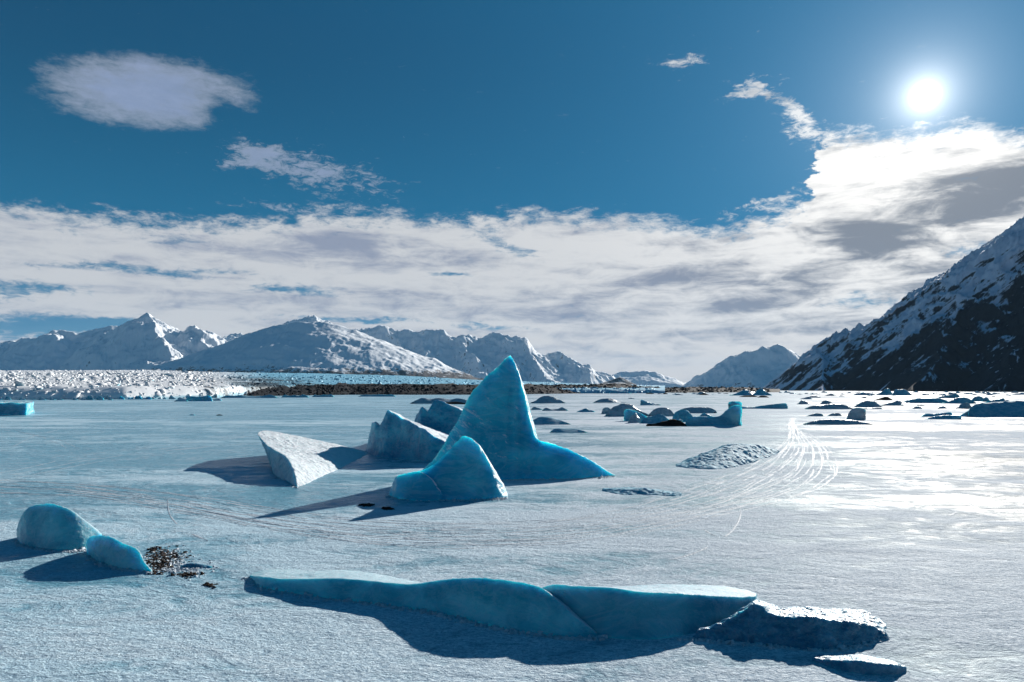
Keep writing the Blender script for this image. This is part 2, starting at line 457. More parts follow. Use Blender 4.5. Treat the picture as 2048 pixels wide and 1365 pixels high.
# --- the frozen lake
def lake_mat():
    m, t, b = new_mat('lake_ice')
    P = poswd(t); x, y, z = sep(t, P)
    # wind-packed snow film and bare blue ice, in patches; drifts run roughly across the lake
    p1 = noise(t, mapping(t, P, (0.045, 0.10, 1), (0, 0, 0.25)), 1.0, 6, 0.6, 1.8)
    p2 = noise(t, mapping(t, P, (0.011, 0.05, 1), (0, 0, -0.12), (3, 7, 0)), 1.0, 7, 0.62, 1.0)
    p3 = noise(t, mapping(t, P, (0.28, 0.40, 1), (0, 0, 0.4)), 1.0, 6, 0.62, 2.2)
    p4 = noise(t, mapping(t, P, (2.6, 3.4, 1), (0, 0, 0.2)), 1.0, 5, 0.7, 0.3)
    film = (p1 - 0.5) * 2.6 + (p2 - 0.5) * 3.0 + (p3 - 0.5) * 2.0 + (p4 - 0.5) * 1.1
    rgt = (x - y * 0.40).ss(-3.0, 14.0) * y.ss(10, 30)
    lft = (x * -1.0 + y * 0.02 + 5.0).ss(-4.0, 18.0)
    f = (film - lft * 0.25 + 0.08 + y.ss(35, 12) * 0.25).ss(-0.40, 0.50)
    bare = mixc(t, lft, (0.19, 0.36, 0.44), (0.18, 0.43, 0.55))
    bare = mixc(t, rgt * 0.8, bare, (0.10, 0.12, 0.135))
    snow = mixc(t, lft, (0.72, 0.78, 0.84), (0.56, 0.74, 0.84))
    col = mixc(t, f, bare, snow)
    # frost swirls and healed cracks
    ln1 = ((p1 - 0.5).abs() * -60.0 + 1.0).max(0.0); ln2 = ((p3 - 0.5).abs() * -26.0 + 1.0).max(0.0)
    col = mixc(t, (ln1 * 0.35 + ln2 * 0.22) * y.ss(400, 60), col, (0.70, 0.78, 0.84))
    # crusty granules
    g1 = noise(t, mapping(t, P, (9, 13, 1), (0, 0, 0.35)), 1.0, 4, 0.65, 0.6)
    g2 = noise(t, mapping(t, P, (26, 40, 1), (0, 0, -0.3)), 1.0, 4, 0.65)
    gr = ((g1 - 0.5) * 3.0 + (g2 - 0.5) * 2.4 + 0.5).clamp()
    amt = y.ss(12, 45, 0.75, 0.10)
    col = mixc(t, amt, col, mixc(t, gr, mixc(t, 1.0, col, (0.30, 0.42, 0.52), 'MULTIPLY'), mixc(t, 1.0, col, (1.35, 1.32, 1.26), 'MULTIPLY')))
    inp(t, b, 'Base Color', col)
    b.inputs['IOR'].default_value = 1.31
    glaze = (y * 0.22 - x - 1.0).ss(0.0, 9.0) * (1.0 - f)
    inp(t, b, 'Specular IOR Level', f * -0.045 + 0.056 + glaze * 0.32 + (x - y * 0.24).ss(-1.0, 6.0) * y.ss(45, 22) * 0.10)
    rough = f * 0.20 + 0.60 + (p3 - 0.5) * 0.5 + (p2 - 0.5) * 0.5 - glaze * 0.34
    inp(t, b, 'Roughness', rough.max(0.25).min(0.9))
    b.inputs['Specular Tint'].default_value = (1.0, 0.97, 0.92, 1)
    hg = (g1 * 0.045 + g2 * 0.014) * (f * 0.5 + 0.6) + p4 * 0.06 + p3 * 0.10
    calm = y.ss(20, 200, 1.0, 0.5)
    inp(t, b, 'Normal', bump(t, hg * calm, 1.0, 1.0))
    return m
M['lake'] = lake_mat()
m, t, b = new_mat('track_snow')
P = poswd(t); n_ = noise(t, P, 9.0, 3, 0.6)
inp(t, b, 'Base Color', mixc(t, n_.ss(0.3, 0.7), (0.42, 0.50, 0.56), (0.66, 0.71, 0.76)))
b.inputs['Roughness'].default_value = 0.65
b.inputs['Specular IOR Level'].default_value = 0.06
inp(t, b, 'Normal', bump(t, n_, 0.05, 1.0))
M['track'] = m

def mountain_mat(name, rockline, brush, plane=None, snowcol=(0.90, 0.93, 0.96), rock=(0.045, 0.05, 0.06), sc=0.01, steep=0.62, streak=None, amount=0.0, w=(2.2, 2.2, 3.0)):
    """snow where the slope lets it lie; rock where it is steep, brush on the lowest slopes"""
    m, t, b = new_mat(name)
    P = poswd(t); N = sep(t, nrm(t)); x, y, z = sep(t, P)
    n1 = noise(t, P, sc, 8, 0.66); n2 = noise(t, P, sc * 6, 6, 0.7)
    S = mapping(t, mapping(t, P, (1, 1, 1), streak[1]), streak[0]) if streak else mapping(t, P, (1, 1, 0.35))
    n3 = noise(t, S, sc * 4, 7, 0.68)
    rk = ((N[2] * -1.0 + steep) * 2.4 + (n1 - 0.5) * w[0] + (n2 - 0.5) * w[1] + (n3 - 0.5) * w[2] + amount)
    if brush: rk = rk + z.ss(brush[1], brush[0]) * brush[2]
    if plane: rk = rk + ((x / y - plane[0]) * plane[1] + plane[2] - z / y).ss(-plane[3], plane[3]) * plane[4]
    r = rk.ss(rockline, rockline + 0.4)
    rc = mixc(t, n2.ss(0.3, 0.7), rock, tuple(v * 1.9 for v in rock))
    inp(t, b, 'Base Color', mixc(t, r, snowcol, rc))
    b.inputs['Roughness'].default_value = 0.75
    b.inputs['Specular IOR Level'].default_value = 0.06
    inp(t, b, 'Normal', bump(t, n1 * 1.0 + n2 * 0.25 + n3 * 0.4, 0.35 / sc * 0.16, 1.0))
    return m

def glacier_mat():
    m, t, b = new_mat('glacier_snow_ice')
    P = poswd(t); x, y, z = sep(t, P); N = sep(t, nrm(t))
    n1 = noise(t, P, 0.02, 5, 0.6); n2 = noise(t, P, 0.35, 4, 0.65)
    # bearing across the tongue: clean and snowy on the left, bare blue and then dirty beside the moraine
    bear = x / y
    d = (bear + (n1 - 0.5) * 0.16).ss(-0.42, -0.33)
    steepn = (N[2] * -1.0 + 0.55 + (n2 - 0.5) * 0.9).ss(0.0, 0.45)
    white = mixc(t, steepn, (0.88, 0.89, 0.90), (0.30, 0.56, 0.66))
    blue = mixc(t, steepn, (0.20, 0.52, 0.70), (0.02, 0.24, 0.42))
    col = mixc(t, d, white, blue)
    dirty = (((bear + 0.34).abs() * -1.0 + 0.10) * 9.0 + (n2 - 0.5) * 2.4 + (n1 - 0.5) * 3.0).ss(0.15, 0.9) * y.ss(1500, 700)
    col = mixc(t, dirty * 0.92, col, (0.02, 0.022, 0.028))
    inp(t, b, 'Base Color', col); b.inputs['Roughness'].default_value = 0.6; b.inputs['Specular IOR Level'].default_value = 0.2
    return m
M['glacier'] = glacier_mat()
# ------------------------------------------------------------------ frozen lake
def lake_z(x, y):
    n = 0.028 * fbm(x * 0.35, y * 0.6, None, 3, 40) + 0.010 * fbm(x * 2.2, y * 3.4, None, 2, 50)
    return n * np.clip(1.4 - np.asarray(y) / 90.0, 0.0, 1.0)
rowsP = np.concatenate([np.linspace(2600, 1400, 30)[:-1], np.linspace(1400, 860, 520)[:-1], HY + np.geomspace(82, 0.25, 130)])
colsP = np.concatenate([np.linspace(-9000, -200, 24)[:-1], np.linspace(-200, 2250, 520)[:-1], np.linspace(2250, 11000, 24)])
rr, cc = np.meshgrid(rowsP, colsP, indexing='ij')
DD = H * F / (rr - HY); XX = (cc - CX) / F * DD
ZZ = lake_z(XX, DD)
V = np.stack([XX, DD, ZZ], -1).reshape(-1, 3)
fr = grid_faces(len(rowsP), len(colsP))
# the ice also lies behind the viewpoint
nb0 = len(V)
near_row = V[:len(colsP)].copy()
bk = near_row.copy(); bk[:, 1] = -80; bk[:, 2] = 0
V = np.concatenate([V, bk])
c = np.arange(len(colsP) - 1)
fb = np.stack([nb0 + c, nb0 + c + 1, c + 1, c], -1)
link('frozen_lake', mesh_np('frozen_lake', V, np.concatenate([fb, fr])), M['lake'], kind='structure')

# ------------------------------------------------------------------ mountains: a surface hung from real ridge lines
def seg_field(X, Y, ridges, wob):
    Z = np.full(X.shape, -1e9)
    Xw, Yw = X + wob[0], Y + wob[1]
    for pts, k, pw in ridges:
        for a, b in zip(pts[:-1], pts[1:]):
            ax, ay, az_ = a; bx, by, bz = b
            L2 = (bx - ax) ** 2 + (by - ay) ** 2 + 1e-6
            t = np.clip(((Xw - ax) * (bx - ax) + (Yw - ay) * (by - ay)) / L2, 0, 1)
            d = np.hypot(Xw - (ax + t * (bx - ax)), Yw - (ay + t * (by - ay)))
            Z = np.maximum(Z, az_ + t * (bz - az_) - k * d ** pw * (100.0 ** (1 - pw)))
    return Z

skyline = []
def mountain(name, mat, D, crest, spurs, k=0.62, pw=1.0, px=(0, 100), near=0.7, farr=1.2, nx=360, ny=150, wobble=0.05, gul=0.05, seed=1, base=-3.0, crest_d=None, rough_crest=0.3, farmass=False):
    """crest: directions (px, py) of the skyline at distance D (or crest_d list); spurs: lists of (px, py, distance factor, sideways px)"""
    cd = crest_d or [1.0] * len(crest)
    ridges = [([up(p[0], p[1], D * q) for p, q in zip(crest, cd)], k, pw)]
    for sp in spurs:
        ridges.append(([up(p[0], p[1], D * p[2]) for p in sp], k, pw))
    u = np.linspace(px[0], px[1], nx); v = np.linspace(near, farr, ny) * D
    U, Vv = np.meshgrid(u, v)
    X = (U - CX) / F * Vv; Y = Vv
    s = D * 0.05
    w1 = fbm(X / s, Y / s, None, 4, seed) * D * wobble * 0.35
    w2 = fbm(X / s, Y / s, None, 4, seed + 20) * D * wobble * 0.35
    Z = seg_field(X, Y, ridges, (w1, w2))
    hmax = max(up(p[0], p[1], D * q)[2] for p, q in zip(crest, cd))
    e = fbm(X / (s * 0.8), Y / (s * 0.8), None, 6, seed + 40, 0.55, ridge=True)
    e2 = fbm(X / (s * 0.22), Y / (s * 0.22), None, 4, seed + 60, 0.55, ridge=True)
    rel = np.clip(Z / hmax, 0, 1)
    Z = Z + hmax * gul * (e * 1.3 + e2 * 0.45 - 0.5) * np.clip(rel * 4, 0, 1) * (0.45 + rough_crest * rel + (1 - rel) * 0.8)
    Z = np.maximum(Z, base)
    skyline.append(Z.max())
    me = mesh_np(name, np.stack([X, Y, Z], -1).reshape(-1, 3), grid_faces(ny, nx))
    return link(name, me, mat, kind='structure')

ms = mountain_mat('snow_mountain', 0.6, (20, 120, 1.0), sc=0.008)
ms2 = mountain_mat('snow_mountain_low_brush', 0.72, (10, 220, 3.2), rock=(0.06, 0.055, 0.055), sc=0.009)
ms3 = mountain_mat('jagged_range', 0.5, (0, 100, 0.6), sc=0.010, steep=0.70)
ms4 = mountain_mat('far_range', 0.6, (0, 60, 0.5), sc=0.006)

# far left range
mountain('mountain_range', ms, 7600, [(-420, 672), (-260, 700), (-120, 676), (-40, 690), (10, 683), (60, 680), (100, 668), (121, 659), (165, 668), (190, 664), (231, 652), (262, 656), (282, 672), (330, 700), (420, 735)],
         [[(121, 659, 1.0), (105, 700, 0.93), (90, 738, 0.87)], [(10, 683, 1.0), (-10, 715, 0.94), (-20, 740, 0.88)], [(231, 652, 1.0), (215, 690, 0.94), (160, 740, 0.86)], [(-120, 676, 1), (-130, 710, .93), (-120, 742, .86)]],
         k=0.52, px=(-520, 470), near=0.80, farr=1.16, seed=3, gul=0.07, nx=420)
# sharp pyramid in front of it
mountain('mountain_peak', ms, 6200, [(170, 746), (215, 712), (262, 672), (286, 645), (303, 629), (311, 627), (330, 637), (352, 655), (372, 650), (385, 647), (410, 668), (440, 690), (470, 722), (500, 745)],
         [[(311, 627, 1.0), (318, 665, 0.945), (330, 700, 0.90), (350, 742, 0.84)], [(385, 647, 1.0), (410, 690, 0.95), (425, 735, 0.88)], [(262, 672, 1.0), (240, 715, 0.94), (230, 742, 0.9)]],
         k=0.66, px=(120, 560), near=0.80, farr=1.14, seed=11, gul=0.055, nx=380, crest_d=[1.02] * 5 + [1.0] * 9)
# pale peaks half lost in cloud behind the saddle
mountain('mountain_far', ms4, 9500, [(400, 700), (435, 682), (450, 666), (462, 672), (476, 661), (490, 676), (520, 700), (560, 720), (600, 650), (622, 633), (650, 640), (680, 652), (720, 668)],
         [], k=0.6, px=(380, 760), near=0.88, farr=1.1, nx=260, ny=80, seed=15, gul=0.10)
# broad whaleback
mountain('mountain_whaleback', ms2, 5200, [(350, 752), (390, 738), (440, 707), (500, 674), (528, 659), (552, 651), (600, 645), (650, 644), (700, 655), (740, 669), (775, 692), (830, 712), (880, 736), (940, 752), (1010, 764)],
         [[(552, 651, 1.0), (530, 690, 0.93), (500, 728, 0.85), (470, 752, 0.80)], [(650, 644, 1.0), (670, 690, 0.93), (690, 730, 0.86), (700, 752, 0.82)], [(740, 669, 1.0), (790, 715, 0.93), (830, 750, 0.87)]],
         k=0.40, pw=1.0, px=(300, 1080), near=0.74, farr=1.2, seed=21, gul=0.03, nx=420, rough_crest=0.1, wobble=0.04)
# jagged range behind it
mountain('mountain_ridge', ms3, 7800, [(660, 672), (715, 657), (735, 655), (755, 651), (785, 664), (800, 662), (812, 659), (835, 663), (848, 658), (866, 657), (882, 661), (900, 669), (925, 666), (950, 673), (975, 668), (1000, 666), (1030, 672), (1065, 700), (1095, 704), (1130, 705), (1165, 722), (1200, 744), (1240, 768)],
         [[(755, 651, 1.0), (790, 690, 0.95), (820, 720, 0.9)], [(866, 657, 1.0), (850, 690, 0.95), (860, 720, 0.9)], [(925, 676, 0.98), (945, 712, 0.92), (975, 752, 0.85)], [(1030, 672, 1.0), (1070, 715, 0.94), (1110, 755, 0.86)], [(1130, 705, 1.0), (1160, 735, 0.95), (1190, 765, 0.90)], [(1000, 666, 1), (1000, 710, .94), (1020, 750, .87)]],
         k=0.60, px=(620, 1290), near=0.82, farr=1.12, seed=31, gul=0.075, nx=460)
# small dark knoll at its foot, low far hill, hazy mountain
mountain('hill_knoll', rock_mat('knoll_rock', (0.03, 0.035, 0.045), (0.06, 0.065, 0.075), 0.02, 0.05, 3.0), 5200, [(1170, 778), (1205, 768), (1228, 754), (1245, 764), (1275, 778)], [], k=0.4, px=(1150, 1300), near=0.95, farr=1.08, nx=100, ny=50, seed=35, gul=0.06)
mountain('hill_far', ms4, 9800, [(1195, 766), (1226, 752), (1250, 742), (1275, 741), (1300, 744), (1330, 752), (1370, 762), (1420, 774)], [], k=0.36, px=(1180, 1460), near=0.86, farr=1.1, nx=180, ny=80, seed=41, gul=0.10)
mountain('mountain_right_far', ms, 7400, [(1340, 778), (1390, 762), (1430, 745), (1458, 722), (1480, 706), (1492, 700), (1503, 702), (1515, 694), (1528, 697), (1545, 691), (1558, 698), (1580, 706), (1605, 722), (1660, 752), (1720, 770)],
         [[(1490, 700, 1.0), (1500, 735, 0.94), (1520, 775, 0.86)], [(1545, 691, 1.0), (1580, 735, 0.94), (1590, 775, 0.87)], [(1430, 745, 1), (1440, 765, .95), (1450, 776, .9)]],
         k=0.60, px=(1320, 1760), near=0.82, farr=1.12, seed=45, gul=0.06, nx=340)

# the steep dark mountain that falls into the lake on the right
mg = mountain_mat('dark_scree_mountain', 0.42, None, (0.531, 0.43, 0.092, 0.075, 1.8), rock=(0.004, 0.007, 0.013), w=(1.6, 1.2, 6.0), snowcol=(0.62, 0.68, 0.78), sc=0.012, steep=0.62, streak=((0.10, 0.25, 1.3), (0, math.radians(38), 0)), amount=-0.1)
cr = [(1515, 784), (1545, 768), (1575, 745), (1602, 720), (1640, 695), (1672, 673), (1700, 662), (1722, 653), (1760, 643), (1800, 625), (1860, 590), (1910, 561), (1950, 526), (1990, 482), (2048, 438), (2120, 380), (2230, 330), (2400, 330), (2700, 420), (3100, 600)]
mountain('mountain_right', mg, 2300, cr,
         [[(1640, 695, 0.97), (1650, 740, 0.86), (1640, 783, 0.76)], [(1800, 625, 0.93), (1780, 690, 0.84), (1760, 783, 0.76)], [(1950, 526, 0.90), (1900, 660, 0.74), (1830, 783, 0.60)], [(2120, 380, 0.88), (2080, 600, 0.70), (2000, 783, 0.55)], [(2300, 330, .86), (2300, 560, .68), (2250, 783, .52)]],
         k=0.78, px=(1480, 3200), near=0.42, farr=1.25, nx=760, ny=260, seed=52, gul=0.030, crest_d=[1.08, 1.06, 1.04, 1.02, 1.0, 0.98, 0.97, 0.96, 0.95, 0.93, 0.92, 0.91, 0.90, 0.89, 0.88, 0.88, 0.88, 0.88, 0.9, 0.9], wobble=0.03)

# ------------------------------------------------------------------ glacier tongue, far shore and moraine
def lerp_tab(tab, x):
    tab = np.array(tab, float); return np.interp(x, tab[:, 0], tab[:, 1])
base_t = [(-1200, 806), (0, 800), (250, 799), (430, 796), (520, 792), (650, 789), (1300, 787)]
top_t = [(-1200, 742), (0, 742), (300, 741), (430, 745), (600, 747), (800, 752), (960, 761), (1200, 769), (1320, 772)]
def glac(pxv, s):
    """point of the glacier surface: bearing pxv, s=0 snout .. 1 far edge"""
    b, tp = lerp_tab(base_t, pxv), lerp_tab(top_t, pxv)
    D0 = H * F / (b - HY); D1 = 2400.0
    D = D0 + (D1 - D0) * s ** 1.6
    rise = 1 - np.exp(-s * 5.0)
    zt = H + (HY - tp) / F * D1
    py = b + (tp - b) * (0.30 * np.minimum(s * 30, 1) + 0.70 * s ** 0.55)
    z = H + (HY - py) / F * D
    return (pxv - CX) / F * D, D, z
gp = np.linspace(-1200, 1330, 420); gs = np.linspace(0, 1, 110) ** 1.3
GPm, GSm = np.meshgrid(gp, gs)
X, Y, Z = glac(GPm, GSm)
Z[0] = -1
Z[1:] += (fbm(X[1:] / 14, Y[1:] / 14, None, 4, 71, 0.6, ridge=True)) * 1.0 * (0.4 + np.minimum(Y[1:] / 900, 2.0))
link('glacier', mesh_np('glacier', np.stack([X, Y, Z], -1).reshape(-1, 3), grid_faces(len(gs), len(gp)), False), M['glacier'], kind='structure')
# seracs: thousands of tilted blocks of broken ice
n = 26000
pxs = R.uniform(-900, 1310, n); ss = R.uniform(0.0, 1, n) ** 1.15
sx, sy, sz = glac(pxs, ss)
size = (0.4 + 1.35 * R.rand(n) ** 2.5) * np.clip(sy / 560, 0.6, 2.2) * np.where(pxs > 430, 0.7, 1.0) * np.where((ss < 0.10) & (R.rand(n) < 0.25), 1.7, 1.0) * np.where(R.rand(n) < 0.04, 1.9, 1.0)
B8 = np.array([[-1, -1, -1], [1, -1, -1], [1, 1, -1], [-1, 1, -1], [-.55, -.5, 1], [.5, -.55, 1], [.55, .5, 1], [-.5, .55, 1]], float)
F6 = np.array([[0, 1, 5, 4], [1, 2, 6, 5], [2, 3, 7, 6], [3, 0, 4, 7], [4, 5, 6, 7]])
def blocks(cx_, cy_, cz_, size, flat=(1.0, 0.8, 0.8), lean=0.5, jit=0.45):
    n = len(cx_)
    V = B8[None] + R.uniform(-jit, jit, (n, 8, 3))
    V = V * np.array(flat) * R.uniform(0.5, 1.3, (n, 1, 3))
    V[:, :, 0] += V[:, :, 2] * R.normal(0, lean, (n, 1)); V[:, :, 1] += V[:, :, 2] * R.normal(0, lean, (n, 1))
    a = R.uniform(0, 6.28, n); c, s = np.cos(a)[:, None], np.sin(a)[:, None]
    x = V[:, :, 0] * c - V[:, :, 1] * s; y = V[:, :, 0] * s + V[:, :, 1] * c
    V = np.stack([x, y, V[:, :, 2]], -1) * size[:, None, None] + np.stack([cx_, cy_, cz_], -1)[:, None]
    Fc = (F6[None] + (np.arange(n) * 8)[:, None, None]).reshape(-1, 4)
    return V.reshape(-1, 3), Fc
V, Fc = blocks(sx, sy, sz, size, (1.1, 0.9, 0.62), 0.6)
link('serac_field', mesh_np('serac_field', V, Fc, False), M['glacier'], kind='stuff')

# moraine: a long dark bank of rubble in front of the right half of the glacier
mp = np.linspace(300, 1560, 500); mv = np.linspace(0, 1, 16)
mtop = [(300, 795), (400, 790), (470, 778), (560, 771), (640, 770), (760, 769), (900, 770), (1060, 771), (1180, 770), (1240, 768), (1275, 773), (1330, 777), (1400, 775), (1480, 776), (1560, 779)]
mbase = [(300, 796), (430, 795), (560, 792), (700, 790), (950, 790), (1200, 787), (1300, 786), (1560, 785)]
MP, MV = np.meshgrid(mp, mv)
tb, tt = lerp_tab(mbase, MP), lerp_tab(mtop, MP)
D0 = H * F / (tb - HY)
D = D0 * (1 + 0.22 * MV)
prof = np.sin(np.clip(MV * 1.35, 0, 1) * math.pi / 2)
prof = np.where(MV > 0.85, prof * (1 - (MV - 0.85) * 5), prof)
zt = H + (HY - tt) / F * D0 * 1.15
Z = np.maximum(zt, 0.3) * prof * (1 + 0.25 * fbm(MP / 22, MV * 3, None, 4, 80)) + 0.8 * fbm((MP - CX) / F * D / 4, D / 4, None, 3, 82, ridge=True) * (MV > 0.05)
Z[0] = -0.5
link('moraine', mesh_np('moraine', np.stack([(MP - CX) / F * D, D, Z], -1).reshape(-1, 3), grid_faces(16, 500), False), M['moraine'], kind='structure')
n = 5200
p_ = R.uniform(330, 1540, n); q_ = R.uniform(0, 1, n)
tb, tt = lerp_tab(mbase, p_), lerp_tab(mtop, p_)
d0 = H * F / (tb - HY); d_ = d0 * (1 + 0.18 * q_)
z_ = np.maximum((H + (HY - tt) / F * d0 * 1.15), 0.3) * np.sin(np.clip(q_ * 1.35, 0, 1) * math.pi / 2)
V, Fc = blocks((p_ - CX) / F * d_, d_, z_ * 0.9, (0.35 + 1.5 * R.rand(n) ** 3) * np.clip(d_ / 600, 0.7, 1.6), (1, 0.9, 0.6), 0.3)
link('moraine_rubble', mesh_np('moraine_rubble', V, Fc, False), M['moraine'], kind='stuff')

# ------------------------------------------------------------------ the air
hz = bpy.data.meshes.new('haze')
X0, X1, Y0, Y1, Z0, Z1 = -26000, 30000, -300, 26000, -12, float(max(skyline)) + 60
hz.from_pydata([(X0, Y0, Z0), (X1, Y0, Z0), (X1, Y1, Z0), (X0, Y1, Z0), (X0, Y0, Z1), (X1, Y0, Z1), (X1, Y1, Z1), (X0, Y1, Z1)], [],
               [(3, 2, 1, 0), (4, 5, 6, 7), (0, 1, 5, 4), (1, 2, 6, 5), (2, 3, 7, 6), (3, 0, 4, 7)])
hm = bpy.data.materials.new('haze'); hm.use_nodes = True; ht = hm.node_tree; ht.nodes.clear()
ho = ht.nodes.new('ShaderNodeOutputMaterial'); hv = ht.nodes.new('ShaderNodeVolumePrincipled')
hv.inputs['Color'].default_value = (0.42, 0.72, 1.0, 1); hv.inputs['Density'].default_value = 1.5e-5; hv.inputs['Anisotropy'].default_value = 0.0
ht.links.new(hv.outputs[0], ho.inputs['Volume'])
link('haze', hz, hm, kind='stuff')
# ------------------------------------------------------------------ the icebergs near by, each welded from real masses
def berg(name, label, cat, parts, voxel, mat, group=None, **kw):
    me, org = fused(name, parts, voxel, **kw)
    pr = dict(label=label, category=cat)
    if group: pr['group'] = group
    return link(name, me, M[mat], loc=tuple(org), **pr)

fin = [((838, 985), (832, 952, 975), (845, 955)), ((845, 980), (846, 934, 968), (868, 945)), ((862, 978), (864, 918, 965), (885, 938)), ((885, 975), (887, 884, 958), (905, 930)),
       ((908, 972), (902, 858, 952), (925, 925)), ((925, 969), (917, 836, 950), (940, 922)), ((943, 966), (935, 793, 948), (958, 918)), ((963, 964), (961, 762, 946), (975, 916)), ((985, 962), (990, 735, 944), (990, 915)),
       ((1003, 961), (1006, 718, 943), (1008, 914)), ((1016, 960), (1020, 708, 942), (1024, 914)), ((1026, 960), (1029, 720, 942), (1040, 915)),
       ((1038, 959), (1039, 746, 942), (1056, 916)), ((1050, 959), (1049, 780, 942), (1070, 917)), ((1060, 959), (1057, 818, 942), (1080, 918)), ((1071, 959), (1065, 850, 942), (1092, 920)),
       ((1084, 959), (1076, 876, 942), (1108, 922)), ((1110, 958), (1110, 886, 942), (1140, 925)), ((1157, 957), (1157, 907, 944), (1180, 932)), ((1198, 954), (1198, 930, 946), (1212, 940)), ((1230, 952), (1228, 948, 950), (1232, 946))]
sub = [((778, 992), (776, 982, 986), (785, 975)), ((795, 996), (796, 952, 984), (815, 965)), ((820, 997), (822, 943, 982), (850, 960)), ((850, 999), (855, 935, 982), (880, 955)), ((885, 1000), (888, 908, 980), (910, 952)),
       ((915, 1000), (914, 879, 978), (935, 955)), ((938, 1000), (928, 869, 977), (955, 957)), ((958, 999), (946, 876, 978), (975, 962)), ((978, 998), (966, 898, 982), (995, 970)), ((992, 998), (982, 926, 984), (1000, 975)), ((1002, 997), (996, 956, 987), (1008, 980)), ((1010, 996), (1006, 986, 991), (1012, 988))]
lob = [((776, 990), (780, 974, 984), (785, 975)), ((788, 996), (790, 952, 984), (800, 965)), ((808, 999), (810, 944, 982), (830, 960)), ((832, 1001), (836, 941, 982), (850, 955)), ((858, 1001), (860, 952, 982), (880, 960)), ((882, 1001), (884, 986, 990), (890, 985))]
berg('iceberg', 'tall deep blue shark-fin iceberg with a smaller pyramid peak at its foot', 'iceberg',
     [ridge_body(fin, bf=-0.02, bb=0.15, sub=4, q=0.75, qb=0.35, bx=(1020, 0.20)), ridge_body(lob, bf=0.30, bb=0.25, sub=4, q=0.35, qb=0.6), ridge_body(sub, bf=0.16, bb=0.22, sub=4, q=0.5, qb=0.55, bx=(930, 0.35))], 0.055, 'blue', smooth=9, amp=0.09, freq=0.5, fine=0.03, ffreq=3, scallop=0.05, sfreq=0.9, seed=2)

wedge = [((556, 925), (548, 863, 908), (700, 897)), ((552, 930), (530, 861, 912), (722, 901)), ((548, 934), (514, 865, 925), (736, 907)), ((546, 940), (522, 878, 930), (728, 913)), ((548, 948), (536, 892, 938), (712, 921)),
         ((556, 955), (553, 902, 947), (690, 932)), ((574, 964), (573, 915, 956), (658, 947)), ((586, 970), (585, 936, 964), (632, 960)), ((596, 977), (594, 968, 973), (606, 972))]
berg('iceberg_wedge', 'white crusted wedge iceberg with an overhanging prow, standing alone left of the blue fin', 'iceberg', [ridge_body(wedge, bf=-0.12, bb=0.06)], 0.05, 'snowy', smooth=3, amp=0.07, freq=1.2, fine=0.035, ffreq=5, seed=4)

r1 = [((730, 902), (736, 886, 893), (745, 882)), ((738, 908), (742, 850, 899), (765, 880)), ((748, 912), (751, 844, 902), (778, 878)), ((758, 914), (760, 855, 902), (790, 876)), ((770, 916), (772, 821, 901), (812, 872)),
      ((788, 917), (787, 824, 901), (830, 872)), ((812, 919), (806, 836, 901), (852, 871)), ((836, 922), (828, 847, 902), (880, 872)), ((856, 926), (858, 864, 905), (905, 875)), ((880, 928), (892, 884, 908), (930, 885)), ((905, 930), (920, 902, 912), (940, 895))]
r2 = [((824, 884), (832, 832, 872), (845, 852)), ((836, 886), (844, 815, 870), (862, 848)), ((850, 886), (856, 824, 868), (880, 846)), ((862, 886), (868, 802, 867), (892, 845)), ((878, 886), (882, 801, 866), (905, 845)), ((900, 886), (900, 810, 866), (925, 846)), ((930, 886), (925, 821, 866), (945, 850)), ((955, 886), (950, 838, 868), (968, 858))]
berg('iceberg_ridge', 'ragged blue iceberg with two rows of snow-topped peaks behind the left of the fin', 'iceberg', [ridge_body(r1, bf=0.03, bb=0.10, q=0.32), ridge_body(r2, bf=0.02, bb=0.10, q=0.4)], 0.075, 'ridge', smooth=2, amp=0.2, freq=0.6, fine=0.06, ffreq=2.5, seed=6)

l1 = [((34, 1084), (33, 1060, 1075), (42, 1056)), ((42, 1090), (40, 1036, 1072), (60, 1048)), ((55, 1094), (52, 1019, 1070), (80, 1045)), ((72, 1097), (70, 1009, 1070), (100, 1044)), ((95, 1101), (94, 1006, 1070), (126, 1044)),
      ((118, 1104), (118, 1010, 1070), (152, 1047)), ((140, 1103), (145, 1022, 1070), (176, 1052)), ((165, 1099), (176, 1046, 1072), (200, 1059)), ((192, 1093), (204, 1068, 1077), (214, 1072))]
berg('iceberg_dome', 'smooth rounded blue iceberg hump at the left edge of the ice', 'iceberg', [ridge_body(l1, bf=0.22, bb=0.30, q=0.6, qb=0.8)], 0.035, 'turq', smooth=5, amp=0.035, freq=1.5, fine=0.010, ffreq=7, seed=8)
l2 = [((178, 1112), (172, 1084, 1106), (182, 1094)), ((186, 1119), (180, 1073, 1108), (200, 1094)), ((204, 1127), (198, 1070, 1110), (226, 1096)), ((228, 1134), (224, 1075, 1114), (250, 1100)), ((252, 1140), (252, 1088, 1120), (274, 1108)),
      ((272, 1143), (276, 1100, 1126), (290, 1118)), ((290, 1145), (288, 1122, 1134), (300, 1132)), ((303, 1147), (304, 1144, 1145), (308, 1143))]
berg('iceberg_small', 'small barrel-shaped ice block in front of the rounded blue hump', 'iceberg', [ridge_body(l2, bf=0.20, bb=0.30, q=0.5, qb=0.8)], 0.028, 'turq', smooth=4, amp=0.03, freq=2, fine=0.012, ffreq=8, seed=9)

